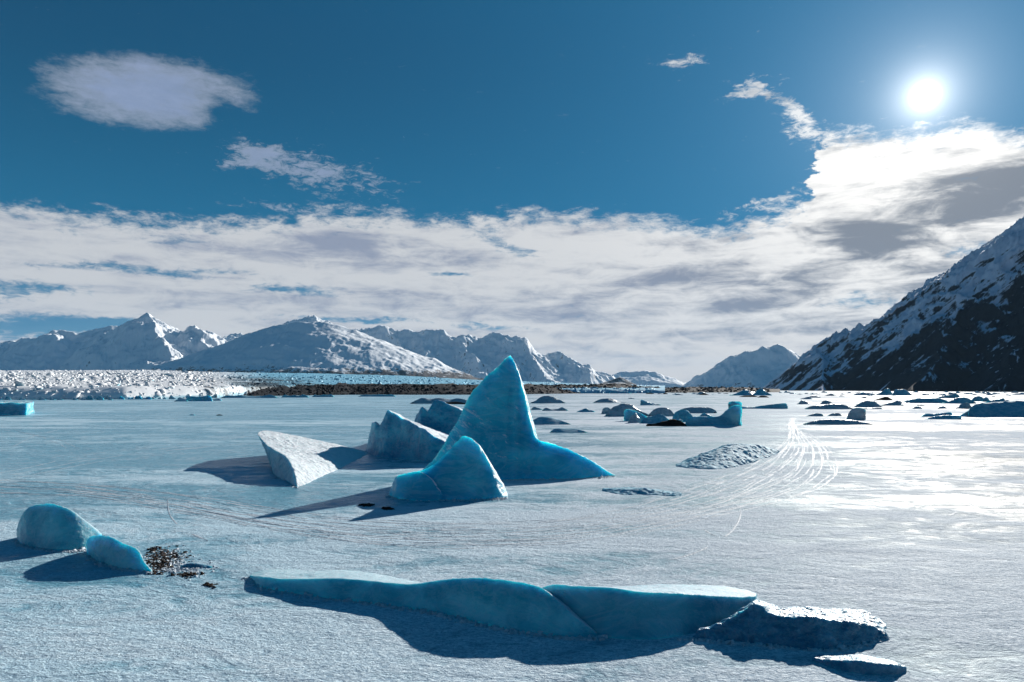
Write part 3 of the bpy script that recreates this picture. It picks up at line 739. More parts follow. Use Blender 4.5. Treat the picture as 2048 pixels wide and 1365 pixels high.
sA = [((500, 1158), (499, 1151, 1154), (502, 1147)), ((530, 1176), (532, 1156, 1164), (536, 1139)), ((610, 1190), (610, 1158, 1174), (612, 1139)), ((703, 1203), (703, 1158, 1184), (704, 1141)), ((770, 1212), (770, 1165, 1190), (772, 1152)),
      ((820, 1219), (825, 1168, 1196), (828, 1163)), ((872, 1228), (872, 1162, 1202), (880, 1172)), ((925, 1239), (918, 1157, 1207), (935, 1180)), ((985, 1254), (966, 1156, 1214), (990, 1187)), ((1037, 1265), (1020, 1160, 1224), (1045, 1197)),
      ((1090, 1272), (1070, 1169, 1234), (1116, 1212)), ((1130, 1276), (1100, 1186, 1243), (1152, 1224)), ((1160, 1278), (1134, 1218, 1254), (1182, 1242)), ((1184, 1277), (1168, 1247, 1264), (1198, 1259)), ((1206, 1275), (1201, 1269, 1272), (1205, 1268))]
berg('ice_slab', 'long low turquoise ice slab shaped like a breaking wave, nearest of all', 'ice slab', [ridge_body(sA, bf=0.02, bb=0.05, q=0.9)], 0.022, 'turq', smooth=5, amp=0.03, freq=1.1, fine=0.005, ffreq=9, scallop=0.012, sfreq=2.4, seed=12, up_only=True)
sB = [((1090, 1250), (1075, 1178, 1218), (1085, 1190)), ((1140, 1264), (1110, 1169, 1218), (1115, 1186)), ((1202, 1276), (1156, 1173, 1222), (1160, 1184)), ((1260, 1281), (1220, 1176, 1226), (1222, 1175)), ((1320, 1280), (1290, 1182, 1228), (1290, 1170)), ((1375, 1272), (1360, 1187, 1229), (1355, 1169)),
      ((1415, 1262), (1410, 1190, 1229), (1405, 1170)), ((1450, 1250), (1450, 1192, 1226), (1445, 1172)), ((1480, 1238), (1485, 1193, 1220), (1480, 1178)), ((1508, 1224), (1513, 1192, 1212), (1512, 1186))]
berg('ice_slab', 'teal ice slab with a flat snowy top, tucked behind the wave-shaped one', 'ice slab', [ridge_body(sB, bf=-0.10, bb=0.05, q=0.85)], 0.022, 'teal', smooth=5, amp=0.03, freq=1.1, fine=0.005, ffreq=9, scallop=0.012, sfreq=2.4, seed=13, up_only=True)
sC = [((1380, 1280), (1395, 1266, 1270), (1420, 1256)), ((1440, 1285), (1452, 1240, 1260), (1470, 1236)), ((1500, 1288), (1506, 1206, 1250), (1515, 1204)), ((1560, 1293), (1548, 1226, 1252), (1556, 1215)), ((1630, 1300), (1610, 1234, 1254), (1612, 1216)), ((1676, 1298), (1664, 1240, 1254), (1672, 1218)),
      ((1716, 1290), (1708, 1246, 1254), (1728, 1222)), ((1748, 1282), (1740, 1256, 1262), (1758, 1236)), ((1770, 1276), (1764, 1268, 1270), (1775, 1254))]
berg('ice_slab', 'dark rough-crusted ice slab at the right end of the nearest row', 'ice slab', [ridge_body(sC, bf=-0.02, bb=0.05, q=0.95)], 0.022, 'rough', smooth=2, amp=0.07, freq=1.5, fine=0.055, ffreq=5.5, seed=14)
sD = [((1625, 1322), (1624, 1316, 1319), (1628, 1312)), ((1670, 1338), (1675, 1319, 1328), (1682, 1309)), ((1720, 1348), (1724, 1323, 1335), (1726, 1311)), ((1780, 1352), (1780, 1329, 1341), (1776, 1319)), ((1812, 1342), (1812, 1334, 1338), (1814, 1332))]
berg('ice_slab', 'small low ice slab nearest the camera, right of the dark crusted one', 'ice slab', [ridge_body(sD, bf=0.05, bb=0.10, q=0.6)], 0.02, 'rough', smooth=3, amp=0.03, freq=2.5, fine=0.02, ffreq=10, seed=15)
sK = [((1352, 933), (1352, 929, 931), (1360, 926)), ((1380, 937), (1388, 917, 928), (1400, 912)), ((1430, 939), (1428, 900, 922), (1440, 900)), ((1470, 934), (1460, 890, 918), (1480, 896)), ((1510, 924), (1500, 890, 914), (1520, 896)), ((1540, 914), (1535, 898, 908), (1545, 900)), ((1556, 907), (1555, 903, 905), (1558, 902))]
berg('ice_mound', 'glinting crusty blue mound between the fin and the vehicle tracks', 'ice mound', [ridge_body(sK, bf=0.2, bb=0.2)], 0.06, 'crust', smooth=1, amp=0.12, freq=0.9, fine=0.09, ffreq=2.8, seed=16)
sL = [((1205, 982), (1204, 978, 980), (1206, 977)), ((1240, 989), (1240, 978, 984), (1242, 976)), ((1290, 991), (1288, 978, 986), (1290, 978)), ((1330, 992), (1330, 983, 988), (1332, 982)), ((1362, 992), (1362, 988, 990), (1362, 987))]
berg('ice_ridge', 'thin low strip of crusted ice poking out right of the fin', 'ice ridge', [ridge_body(sL, bf=0.2, bb=0.2)], 0.04, 'crust', smooth=1, amp=0.05, freq=2, fine=0.05, ffreq=5, seed=17)

# ------------------------------------------------------------------ smaller and farther bergs: outline of the crest over a foot line, with real depth
def small(name, label, cat, foot, pts, mat='mid', depth=0.55, lean=0.0, belly=0.12, group=None, seed=0, amp=0.10, extra=None, back=0.25, parent=None):
    """pts: (px, py) along the crest, left to right; foot: row of the front foot"""
    bodies = []
    for ft, pp in [(foot, pts)] + (extra or []):
        x0, x1 = pp[0][0], pp[-1][0]
        D = H * F / (ft - HY); wid = (x1 - x0) / F * D
        st_f, st_c, st_b = [], [], []
        for i, (cx_, cy_) in enumerate(pp):
            u = (cx_ - x0) / max(x1 - x0, 1e-6)
            u = min(max(u, 0), 1)
            prof = math.sqrt(max(0.0, 1 - (2 * u - 1) ** 2)) * 0.85 + 0.15
            dep = wid * depth * prof
            Dc = D + dep * 0.4
            h = max(0.04, (H + (HY - cy_) / F * Dc))
            X0 = (cx_ - CX) / F
            st_f.append([X0 * D, D + (1 - prof) * wid * depth * 0.35, 0]); st_c.append([X0 * Dc, Dc, h]); st_b.append([X0 * (D + dep), D + dep, 0])
        nsub = 6; n = (len(pp) - 1) * nsub + 1
        FF, CC, BB = interp(st_f, n), interp(st_c, n), interp(st_b, n)
        CC[:, 2] = np.maximum(CC[:, 2], 0.03)
        rows = [(FF + BB) / 2 - [0, 0, .4], FF - [0, 0, .3]]
        nf, nb = 7, 6
        for k in range(nf):
            t_ = k / nf; mid_ = (FF + CC) / 2 + np.array([0, -1, 0.3]) * CC[:, 2:3] * belly
            rows.append((1 - t_) ** 2 * FF + 2 * t_ * (1 - t_) * mid_ + t_ * t_ * CC)
        for k in range(nb + 1):
            t_ = k / nb; mid_ = (CC + BB) / 2 + np.array([0, 0.3, 1.0]) * CC[:, 2:3] * back
            rows.append((1 - t_) ** 2 * CC + 2 * t_ * (1 - t_) * mid_ + t_ * t_ * BB)
        rows.append(BB - [0, 0, .3])
        A = np.stack(rows, 1); mm = A.shape[1]
        hh = CC[:, 2].max()
        # relief
        q = A.reshape(-1, 3); fq = 2.2 / max(hh, 0.3)
        dsp = np.stack([fbm(q[:, 0] * fq * 0.7, q[:, 1] * fq, q[:, 2] * fq, 4, seed + s_, 0.6, ridge=(s_ == 7)) for s_ in (0, 7, 13)], -1) * hh * amp * np.array([1, 1, 0.5])
        q = q + dsp * np.clip(q[:, 2:3] / hh * 3, 0, 1)
        fc = [tuple(z_) for z_ in grid_faces(n, mm, 0, True)] + [tuple(range(mm)), tuple(reversed([(n - 1) * mm + z_ for z_ in range(mm)]))]
        bodies.append((q, fc))
    V, Fc = join(bodies)
    org = np.array([V[:, 0].mean(), V[:, 1].min(), 0.0])
    me = mesh_np(name, V - org, Fc)
    pr = dict(label=label, category=cat)
    if group: pr['group'] = group
    return link(name, me, M[mat], loc=tuple(org), **pr)

S = small
IB = 'iceberg'
# middle distance, right of the fin
S('iceberg', 'low grey hump just right of the fin tip, in front of the moraine', IB, 807, [(1060, 806), (1072, 801), (1083, 794), (1095, 792), (1106, 794), (1120, 800), (1131, 806)], 'grey', 0.8, seed=21)
S('ice_floe', 'thin grey sliver of ice touching the right edge of the fin', 'ice floe', 820, [(1062, 819), (1068, 814), (1076, 816), (1084, 819)], 'grey', 0.6, seed=22)
S('ice_floe', 'low two-humped ice strip right of the sliver beside the fin', 'ice floe', 822, [(1084, 821), (1092, 816), (1104, 819), (1116, 818), (1124, 815), (1136, 821)], 'grey', 0.4, seed=23)
S('ice_mound', 'flat pale blue mound behind the right shoulder of the fin', 'ice mound', 850, [(1052, 849), (1075, 836), (1095, 834), (1115, 839), (1142, 849)], 'crust', 0.8, seed=24, amp=0.1)
S('ice_mound', 'small crusty blue mound on the ice above the fin tail', 'ice mound', 866, [(1100, 864), (1112, 857), (1130, 858), (1150, 858), (1175, 865)], 'crust', 0.7, seed=25, amp=0.12)
S('ice_mound', 'small smooth dome left of the dark-headed hump', 'ice mound', 825, [(1153, 824), (1163, 820), (1172, 817), (1181, 820), (1190, 824)], 'mid', 0.9, seed=26)
S('iceberg', 'low grey mound with a thin tail on the far ice, left of the blue wedge', IB, 806, [(1187, 805), (1200, 799), (1216, 797), (1228, 799), (1238, 804), (1254, 806)], 'grey', 0.7, seed=27)
S('ice_block', 'tiny grey lump on the far ice above the whale-backed berg', 'ice block', 798, [(1256, 797.5), (1262, 796), (1269, 797.5)], 'grey', 0.8, seed=28)
S('iceberg', 'small blue wedge with its sharp end to the left', IB, 811, [(1281, 806), (1282, 800), (1288, 801), (1298, 805), (1310, 808), (1322, 810)], 'mid', 0.5, seed=29)
S('iceberg', 'grey whale-backed hump left of the pointed block and the leaning blade', IB, 833, [(1211, 831), (1222, 818), (1238, 809), (1256, 808), (1270, 814), (1284, 823), (1300, 831)], 'grey', 0.7, seed=30, belly=0.2)
S('ice_block', 'dark round-headed lump at the left end of the whale-backed hump', 'ice block', 828, [(1203, 826), (1206, 818), (1213, 815), (1221, 818), (1226, 826)], 'grey', 0.7, seed=130)
S('iceberg', 'thin pale-edged blade of ice leaning left in front of the whale-backed hump', IB, 842, [(1249, 838), (1248, 822), (1256, 819), (1268, 821), (1282, 827), (1300, 838)], 'mid', 0.35, seed=31, amp=0.08)
S('ice_block', 'pointed grey-brown block in front of the leaning blade', 'ice block', 846, [(1256, 845), (1262, 833), (1272, 827), (1278, 835), (1284, 845)], 'grey', 0.9, seed=32, amp=0.18)
S('ice_mound', 'ribbed crusty heap between the pointed block and the dark rubble', 'ice mound', 847, [(1280, 846), (1290, 836), (1302, 833), (1316, 829), (1328, 831), (1342, 843)], 'crust', 0.6, seed=33, amp=0.2)
S('iceberg', 'grey rounded mound behind the ribbed heap', IB, 833, [(1296, 831), (1308, 819), (1320, 815), (1334, 816), (1344, 822), (1350, 831)], 'grey', 0.7, seed=34, belly=0.2)
S('iceberg', 'long flat snow-backed mound behind the small blue domes', IB, 827, [(1352, 824), (1368, 817), (1390, 814), (1414, 815), (1428, 819), (1434, 825)], 'grey', 0.7, seed=35)
S('iceberg', 'small blue dome standing behind the dark rubble', IB, 844, [(1342, 843), (1349, 829), (1358, 821), (1370, 820), (1380, 826), (1390, 840)], 'mid', 0.8, seed=36, belly=0.2)
S('ice_block', 'smallest blue dome peeping over the long body of the seat-shaped berg', 'ice block', 838, [(1397, 836), (1404, 828), (1412, 827), (1420, 831), (1428, 836)], 'mid', 0.8, seed=37)
S('iceberg', 'seat-shaped teal iceberg with a long low body and a tall right end', IB, 852, [(1370, 851), (1373, 839), (1380, 835), (1400, 833), (1425, 834), (1440, 832), (1452, 822), (1464, 813), (1474, 810), (1483, 813), (1484, 832), (1482, 849)], 'mid', 0.35, seed=38, belly=0.1, amp=0.05)
S('iceberg', 'square-topped ice block rising behind the tall end of the seat-shaped berg', IB, 828, [(1459, 826), (1462, 812), (1457, 806), (1466, 803), (1482, 804), (1484, 812), (1480, 826)], 'mid', 0.6, seed=39)
S('ice_floe', 'long straight ice bar with a blunt right end, right of the seat-shaped berg', 'ice floe', 818, [(1480, 817), (1486, 814), (1500, 815), (1520, 812), (1545, 809), (1568, 807), (1574, 809), (1576, 817)], 'mid', 0.25, seed=40)
S('rubble_heap', 'dark brown rubble and dirty ice in front of the small blue dome', 'rubble heap', 853, [(1294, 849), (1312, 847), (1330, 843), (1346, 839), (1362, 843), (1374, 852)], 'debris', 0.5, seed=41, amp=0.25)
for i, (a_, w_, f_, lb) in enumerate([(1333, 7, 851, 'first grey boulder in the dark rubble, at its left'), (1345, 7, 852, 'second grey boulder in the dark rubble'), (1361, 14, 850, 'largest pale boulder at the right end of the dark rubble')]):
    S('boulder', lb, 'boulder', f_, [(a_ - w_ / 2, f_ - 1), (a_ - w_ / 4, f_ - w_ * 0.75), (a_ + w_ / 4, f_ - w_ * 0.7), (a_ + w_ / 2, f_ - 1)], 'grey', 0.9, seed=42 + i, amp=0.15)
# right part of the lake
S('iceberg', 'flat grey berg with a knob at each end, on the right of the snow tracks', IB, 809, [(1597, 807), (1603, 801), (1612, 803), (1630, 806), (1644, 803), (1655, 801), (1663, 805), (1672, 809)], 'grey', 0.5, seed=50)
S('iceberg', 'long grey slug-shaped berg below the knobbed flat one', IB, 819, [(1613, 816), (1626, 812), (1645, 810), (1668, 808), (1688, 810), (1700, 815), (1707, 818)], 'grey', 0.5, seed=51)
S('ice_block', 'small grey lump left of its twin, under the slug-shaped berg', 'ice block', 833, [(1614, 832), (1628, 828), (1640, 827), (1647, 831)], 'grey', 0.6, seed=52)
S('ice_block', 'small pale-topped lump left of the curled horn', 'ice block', 832.5, [(1655, 831.5), (1666, 827), (1678, 827), (1684, 831.5)], 'grey', 0.6, seed=53)
S('iceberg', 'low grey slab with pale rim in front of the curled horn', IB, 850, [(1610, 847), (1630, 842), (1655, 839), (1685, 839), (1708, 841), (1730, 845), (1746, 849)], 'grey', 0.35, seed=54)
horn = []
S('iceberg', 'grey berg with a black right face, right of the slug-shaped one', IB, 815, [(1708, 814), (1718, 808), (1728, 803), (1742, 801), (1752, 804), (1760, 811), (1766, 814)], 'grey', 0.7, seed=55, amp=0.1)
S('rubble_heap', 'small black pyramid of rubble on the far ice', 'rubble heap', 801, [(1748, 800), (1760, 797), (1772, 793.5), (1779, 796), (1786, 800)], 'debris', 0.8, seed=56, amp=0.12)
S('ice_floe', 'thin dark floe touching the berg with the black face', 'ice floe', 818.5, [(1722, 818), (1740, 816), (1762, 816), (1763, 818)], 'grey', 0.4, seed=57)
S('rubble_heap', 'low grey rubble hump between the black-faced berg and the long blue one', 'rubble heap', 812, [(1762, 811), (1780, 806), (1797, 801), (1806, 805), (1830, 808), (1850, 811)], 'grey', 0.5, seed=58, amp=0.15)
S('iceberg', 'long dark blue iceberg lying low on the right, left of the peaked one', IB, 807, [(1806, 805), (1818, 800), (1832, 797), (1856, 796), (1878, 797), (1894, 801), (1900, 806)], 'mid', 0.45, seed=59, belly=0.2)
S('iceberg', 'dark blue peaked iceberg overlapping the long low one at its right', IB, 807.5, [(1886, 806), (1900, 801), (1914, 796), (1930, 795), (1942, 800), (1953, 806)], 'mid', 0.6, seed=60, belly=0.15)
S('iceberg', 'pointed blue berg standing behind the long low pair', IB, 797, [(1876, 796), (1888, 792), (1900, 790), (1909, 786.5), (1914, 788), (1922, 796)], 'mid', 0.6, seed=61, amp=0.12)
S('iceberg', 'left of two small blue humps side by side near the right edge', IB, 803, [(1942, 802), (1950, 794), (1958, 792.5), (1966, 796), (1970, 802)], 'mid', 0.8, seed=62)
S('iceberg', 'right of two small blue humps side by side near the right edge', IB, 804, [(1964, 803), (1969, 796), (1975, 795), (1981, 803)], 'mid', 0.8, seed=63)
S('iceberg', 'low stepped blue berg right of the two humps', IB, 806, [(1971, 805), (1984, 801), (1998, 799), (2008, 797), (2011, 804), (2014, 805)], 'mid', 0.5, seed=64)
S('ice_block', 'small dark lump right of the stepped berg', 'ice block', 804.5, [(2006, 804), (2014, 800.5), (2022, 803.8)], 'mid', 0.7, seed=65)
S('ice_mound', 'wide glinting crusty mound running out of the right edge', 'ice mound', 834, [(1937, 822), (1946, 812), (1965, 807), (2000, 804), (2050, 802), (2100, 805), (2150, 822)], 'crust', 0.5, seed=66, amp=0.12, belly=0.3, back=0.35)
S('iceberg', 'pale ice raft lying on the open ice under the jagged grey berg', IB, 839, [(1853, 838), (1866, 834), (1885, 831), (1905, 831), (1921, 832), (1923, 837)], 'mid', 0.4, seed=67)
S('iceberg', 'pale long low berg just behind the ice raft on the open ice', IB, 834, [(1842, 833), (1852, 828), (1870, 828), (1888, 826), (1902, 825), (1905, 831)], 'mid', 0.3, seed=131)
S('iceberg', 'grey berg with a jagged dark right end, above the ice raft', IB, 818, [(1874, 817), (1886, 813), (1900, 814), (1916, 812), (1924, 808), (1936, 806), (1942, 812), (1943, 817)], 'grey', 0.5, seed=68, amp=0.12)
S('ice_mound', 'small pale hump left of the jagged grey berg', 'ice mound', 818, [(1825, 817), (1833, 813), (1840, 814), (1845, 817)], 'grey', 0.8, seed=69)
S('iceberg', 'left of two large blue domes under the dark mountain', IB, 791, [(1752, 789.5), (1762, 785), (1770, 779), (1778, 778), (1786, 788), (1789, 790)], 'mid', 0.8, seed=70)
S('iceberg', 'right of two large blue domes under the dark mountain', IB, 791.5, [(1784, 790), (1790, 780), (1800, 779), (1810, 779), (1818, 785), (1825, 790.5)], 'mid', 0.8, seed=71)
S('iceberg', 'flat blue berg left of the two large domes', IB, 791, [(1706, 790), (1718, 786), (1732, 785), (1742, 787), (1752, 790)], 'mid', 0.6, seed=72)
S('iceberg', 'bright cyan three-peaked iceberg on the far shore, left of the dark mountain', IB, 791.5, [(1462, 790.5), (1478, 785), (1490, 779.5), (1500, 782), (1510, 784), (1519, 778), (1524, 777.5), (1532, 783), (1544, 790.5)], 'cyan', 0.6, seed=73, amp=0.12)
S('rubble_heap', 'dark brown floe in front of the three-peaked cyan berg', 'rubble heap', 794.5, [(1478, 794), (1490, 791.5), (1505, 791), (1516, 794)], 'debris', 0.6, seed=74)
S('rubble_heap', 'small dark heap at the right foot of the cyan berg', 'rubble heap', 795.5, [(1515, 795), (1522, 792), (1532, 792.5), (1538, 795)], 'debris', 0.6, seed=75)
S('iceberg', 'low cyan berg against the black moraine, right of the fin', IB, 787.5, [(1218, 787), (1227, 781), (1238, 782.5), (1250, 783), (1262, 786.5)], 'cyan', 0.5, seed=76)
# left of the fin
S('iceberg', 'long grey hummocked berg poking out left of the fin before the moraine', IB, 808, [(820, 807), (832, 801), (845, 796), (862, 798), (880, 796), (900, 799), (918, 797), (934, 801), (945, 807)], 'grey', 0.5, seed=80, amp=0.1)
S('rubble_heap', 'dark debris streak on the ice at the fin left edge', 'rubble heap', 809, [(878, 808.5), (895, 805), (915, 804), (935, 808)], 'debris', 0.5, seed=81, amp=0.15)
S('iceberg', 'pointed pale berg off the glacier front, left of a blocky blue one', IB, 803.5, [(348, 802.5), (356, 799), (363, 796), (370, 798), (376, 802.5)], 'snowy', 0.8, seed=82)
S('iceberg', 'blocky blue and white berg off the glacier front', IB, 803, [(371, 802), (373, 793), (388, 793), (398, 794), (410, 792), (421, 793), (425, 802)], 'cyan', 0.6, seed=83, amp=0.08)
S('ice_floe', 'low pale floe at the right end of the blocky blue and white berg', 'ice floe', 802, [(423, 801.3), (430, 798), (438, 797.5), (443, 801)], 'snowy', 0.6, seed=84)
S('ice_block', 'tiny dark lump alone on the left half of the lake', 'ice block', 831.5, [(432, 831), (438, 829), (445, 830.8)], 'debris', 0.7, seed=85)
S('ice_block', 'tiny white lump alone on the left half of the lake', 'ice block', 831, [(378, 830.5), (384, 829), (390, 830.5)], 'snowy', 0.7, seed=86)
# curled horn
S('iceberg_horn', 'dark grey ice horn curling to the right, standing on the open ice', IB, 840, [(1693, 838), (1696, 829), (1702, 820), (1712, 816), (1724, 816.5), (1732, 821), (1727, 826), (1724, 831), (1727, 838)], 'grey', 0.45, seed=87, amp=0.04)

# block berg at the left edge: flat white top, blue front
def hull(name, label, cat, corners, mat, seed=0, jitter=0.0, cuts=3, rough_=0.15):
    """closed block from 8 corners (bottom 4, top 4), edges softened and faces roughened"""
    me = bpy.data.meshes.new(name)
    me.from_pydata([tuple(c) for c in corners], [], [(0, 1, 5, 4), (1, 2, 6, 5), (2, 3, 7, 6), (3, 0, 4, 7), (4, 5, 6, 7), (3, 2, 1, 0)])
    bm = bmesh.new(); bm.from_mesh(me)
    bmesh.ops.recalc_face_normals(bm, faces=bm.faces)
    bmesh.ops.subdivide_edges(bm, edges=bm.edges, cuts=cuts, use_grid_fill=True)
    bm.normal_update()
    for v in bm.verts:
        c_ = v.co
        d_ = float(fbm(c_.x * 0.9, c_.y * 0.9, c_.z * 0.9, 3, seed)) * rough_
        v.co = c_ + v.normal * d_
    bm.to_mesh(me); bm.free()
    org = np.array(corners).mean(0); org[2] = 0
    me.transform(__import__('mathutils').Matrix.Translation(-Vector(org)))
    return link(name, me, M[mat], loc=tuple(org), label=label, category=cat)
c_ = [G(-60, 829), G(53, 831), G(68, 826), G(-40, 823)]
def over(px, py, g): return up(px, py, H * F / (g - HY))
t_ = [over(-60, 805, 829), over(54, 807, 831), over(67, 804.5, 826), over(-40, 802.5, 823)]
for q in c_: q[2] = -0.4
hull('iceberg_block', 'flat-topped iceberg block cut by the left edge, blue front and white end', 'iceberg', c_ + t_, 'cyan', 91, cuts=7, rough_=0.35)

# scattered little floes and growlers in the far rows under the mountains: alike but for place
ORD = 'first second third fourth fifth sixth seventh eighth ninth tenth eleventh twelfth thirteenth fourteenth fifteenth sixteenth seventeenth eighteenth nineteenth twentieth'.split() + ['twenty-' + w for w in 'first second third fourth fifth sixth'.split()]
gi = 0
for (x0, x1, y0, y1, n, mats, lab, grp) in [
    (1560, 1745, 785, 789.5, 16, ('mid', 'mid', 'cyan'), 'little floe at the dark mountain foot', 'floes below the dark mountain foot'),
    (1830, 2047, 785.5, 792, 26, ('mid', 'mid', 'grey'), 'far-row floe near the right edge', 'floes of the far row near the right edge'),
    (1290, 1470, 786.5, 791, 14, ('debris', 'mid', 'grey'), 'small floe right of the moraine', 'dark floes right of the moraine'),
    (1600, 1800, 792, 800, 9, ('mid', 'grey', 'grey'), 'little floe before the two domes', 'little floes before the two domes'),
    (1830, 2040, 792.5, 800, 5, ('mid', 'mid', 'grey'), 'little floe behind the peaked bergs', 'little floes behind the peaked bergs')]:
    for i in range(n):
        x = x0 + (x1 - x0) * (i + R.uniform(0.1, 0.9)) / n; y = R.uniform(y0, y1)
        k = (y - HY)
        w = R.uniform(0.9, 2.6) * (7 if y < 792 else 8) * (0.6 + k / 22); h = R.uniform(0.10, 0.30) * w * (1 if y < 790 else 0.7)
        a = R.uniform(0.2, 0.8)
        S('floe', lab + ', ' + ORD[i] + ' from the left', 'ice floe', y, [(x - w / 2, y - 0.4), (x - w / 2 + w * a * 0.5, y - h * R.uniform(0.5, 0.9)), (x - w / 2 + w * a, y - h), (x + w / 2 - w * (1 - a) * 0.4, y - h * R.uniform(0.3, 0.8)), (x + w / 2, y - 0.4)],
          mats[i % 3], R.uniform(0.4, 0.9), group=grp, seed=200 + gi, amp=0.15)
        gi += 1
# broken blue blocks lying along the glacier front
for (x0, x1, y0, n, w0, lab, grp, mt) in [(235, 300, 799.3, 8, 10, 'blue block fallen at the glacier front', 'blocks fallen at the glacier front', 'cyan'),
                                          (300, 370, 798.5, 6, 9, 'pale block at the glacier foot', 'pale blocks at the glacier foot', 'snowy'),
                                          (-10, 235, 800.5, 12, 11, 'white block along the left glacier front', 'white blocks along the glacier front', 'snowy')]:
    for i in range(n):
        x = x0 + (x1 - x0) * (i + R.uniform(0.1, 0.9)) / n; w = w0 * R.uniform(0.6, 1.5); h = w * R.uniform(0.25, 0.6)
        S('ice_block', lab + ', ' + ORD[i] + ' from the left', 'ice block', y0, [(x - w / 2, y0 - 0.5), (x - w * 0.3, y0 - h * 0.8), (x + w * R.uniform(-0.1, 0.2), y0 - h), (x + w / 2, y0 - 0.5)], mt, 0.8, group=grp, seed=300 + gi, amp=0.2)
        gi += 1
# long blue shelf bergs under the moraine
for i, (x0, x1, h, lab) in enumerate([(440, 556, 6.5, 'long dark blue shelf of ice at the left foot of the moraine'), (562, 618, 5.5, 'middle blue shelf of ice at the foot of the moraine'),
                                      (624, 668, 5.0, 'short pale shelf of ice below the moraine'), (716, 792, 4.5, 'rightmost blue shelf of ice below the moraine, left of the ridge berg')]):
    y0 = 796.5 - i * 0.9
    xs = np.linspace(x0, x1, 9)
    S('ice_shelf', lab, 'ice shelf', y0, [(x, y0 - (0.5 if k in (0, 8) else h * R.uniform(0.6, 1.05))) for k, x in enumerate(xs)], 'mid', 0.3, seed=400 + i, amp=0.1)
# ------------------------------------------------------------------ snowmobile and tyre tracks pressed into the ice: low ridges of crushed snow
TV, TF, tn = [], [], 0
def track(path, width=0.10, gap=0.15, height=0.02, seed=0, step=0.45, fade=False, tread=0.0, dens=1.0):
    global tn
    P = np.array([G(*p)[:2] for p in path])
    L = np.concatenate([[0], np.cumsum(np.hypot(*np.diff(P, axis=0).T))])
    n = max(12, int(L[-1] / step))
    Q = interp(np.c_[P, P[:, :1] * 0], max(n, 40))[:, :2]
    seg = np.diff(Q, axis=0); ln = np.hypot(seg[:, 0], seg[:, 1]) + 1e-9; nr_ = np.c_[-seg[:, 1], seg[:, 0]] / ln[:, None]
    nr_ = np.vstack([nr_, nr_[-1:]])
    m = len(Q); idx = np.arange(m)
    off = vn(idx * 0.035, idx * 0 + seed * 3.7, None, 500) * 0.25
    Q = Q + nr_ * off[:, None]
    w = width * (0.7 + 0.5 * vn(idx * 0.31, idx * 0, None, seed + 510))
    on = vn(idx * 0.12, idx * 0 + 3, None, seed + 520) > (1 - 2 * dens) * 0.5 - gap * 0 - 0.35 * dens
    hz = height * (0.8 + 0.4 * vn(idx * 0.8, idx * 0, None, seed + 530))
    if tread: hz = hz * (0.35 + 0.65 * (idx % 2))
    zb = lake_z(Q[:, 0], Q[:, 1])
    a = np.c_[Q + nr_ * w[:, None] / 2, zb + 0.003]; b_ = np.c_[Q - nr_ * w[:, None] / 2, zb + 0.003]; c_ = np.c_[Q, zb + hz + 0.003]
    TV.append(np.stack([a, c_, b_], 1).reshape(-1, 3))
    for i in range(m - 1):
        if on[i] and on[i + 1]:
            o = tn + i * 3
            TF.append((o, o + 1, o + 4, o + 3)); TF.append((o + 1, o + 2, o + 5, o + 4))
    tn += m * 3

def blend(A, B, u):
    return [(a[0] * (1 - u) + b[0] * u, a[1] * (1 - u) + b[1] * u) for a, b in zip(A, B)]
inner = [(1581, 836), (1576, 850), (1575, 866), (1562, 890), (1530, 915), (1480, 938), (1430, 958), (1370, 982), (1290, 1008), (1180, 1030), (1060, 1042), (920, 1044), (780, 1040), (640, 1028), (500, 1010), (340, 985), (160, 965), (-80, 955)]
outer = [(1588, 836), (1592, 850), (1612, 866), (1648, 890), (1668, 918), (1672, 946), (1650, 972), (1590, 996), (1480, 1024), (1340, 1056), (1180, 1082), (1000, 1094), (840, 1094), (680, 1082), (520, 1058), (340, 1022), (160, 995), (-80, 985)]
k = 0
for u in [0.0, 0.04, 0.10, 0.16, 0.20, 0.27, 0.31, 0.38, 0.42, 0.47, 0.53, 0.57, 0.63, 0.68, 0.74, 0.80, 0.84, 0.90, 0.95, 1.0]:
    pth = blend(inner, outer, u)
    lo = 0 if k % 3 else 2
    hi = len(pth) - (0 if k % 4 else 5)
    track(pth[lo:hi], 0.07 + 0.035 * (k % 3), height=0.009 + 0.004 * (k % 2), seed=k, step=0.25 if k % 2 else 0.4, tread=k % 2, dens=0.8 if k % 3 else 0.95); k += 1
singles = [[(1484, 1005), (1483, 1030), (1462, 1056), (1425, 1080), (1380, 1102), (1330, 1118)], [(1395, 1040), (1410, 1058), (1430, 1072)],
           [(-40, 953), (60, 935), (150, 915), (260, 900), (400, 884), (520, 872)], [(-40, 962), (80, 940), (170, 922), (280, 908), (420, 893), (540, 884)], [(-40, 972), (60, 950), (190, 925), (330, 910), (500, 897)],
           [(-20, 848), (60, 868), (110, 878), (140, 888), (158, 897)], [(-20, 856), (50, 868), (90, 876), (120, 888), (132, 897)], [(-20, 912), (30, 893), (70, 872), (120, 858)],
           [(330, 1000), (335, 1030), (365, 1060), (420, 1085)], [(150, 978), (330, 1006), (520, 1044), (700, 1068), (860, 1078), (1020, 1074), (1200, 1056)], [(560, 1060), (760, 1078), (980, 1080), (1180, 1062), (1320, 1036), (1440, 1004), (1530, 970), (1590, 930), (1606, 890), (1596, 862)],
           [(2048, 968), (1980, 990), (1930, 1012), (1900, 1032)], [(1350, 990), (1440, 965), (1500, 955), (1560, 950)], [(1578, 846), (1560, 858), (1556, 850)], [(1700, 1250), (1830, 1290), (1900, 1312), (1990, 1330)]]
for i, s_ in enumerate(singles):
    if i == len(singles) - 1: continue
    track(s_, 0.09, height=0.012, seed=60 + i, step=0.3, dens=0.7)
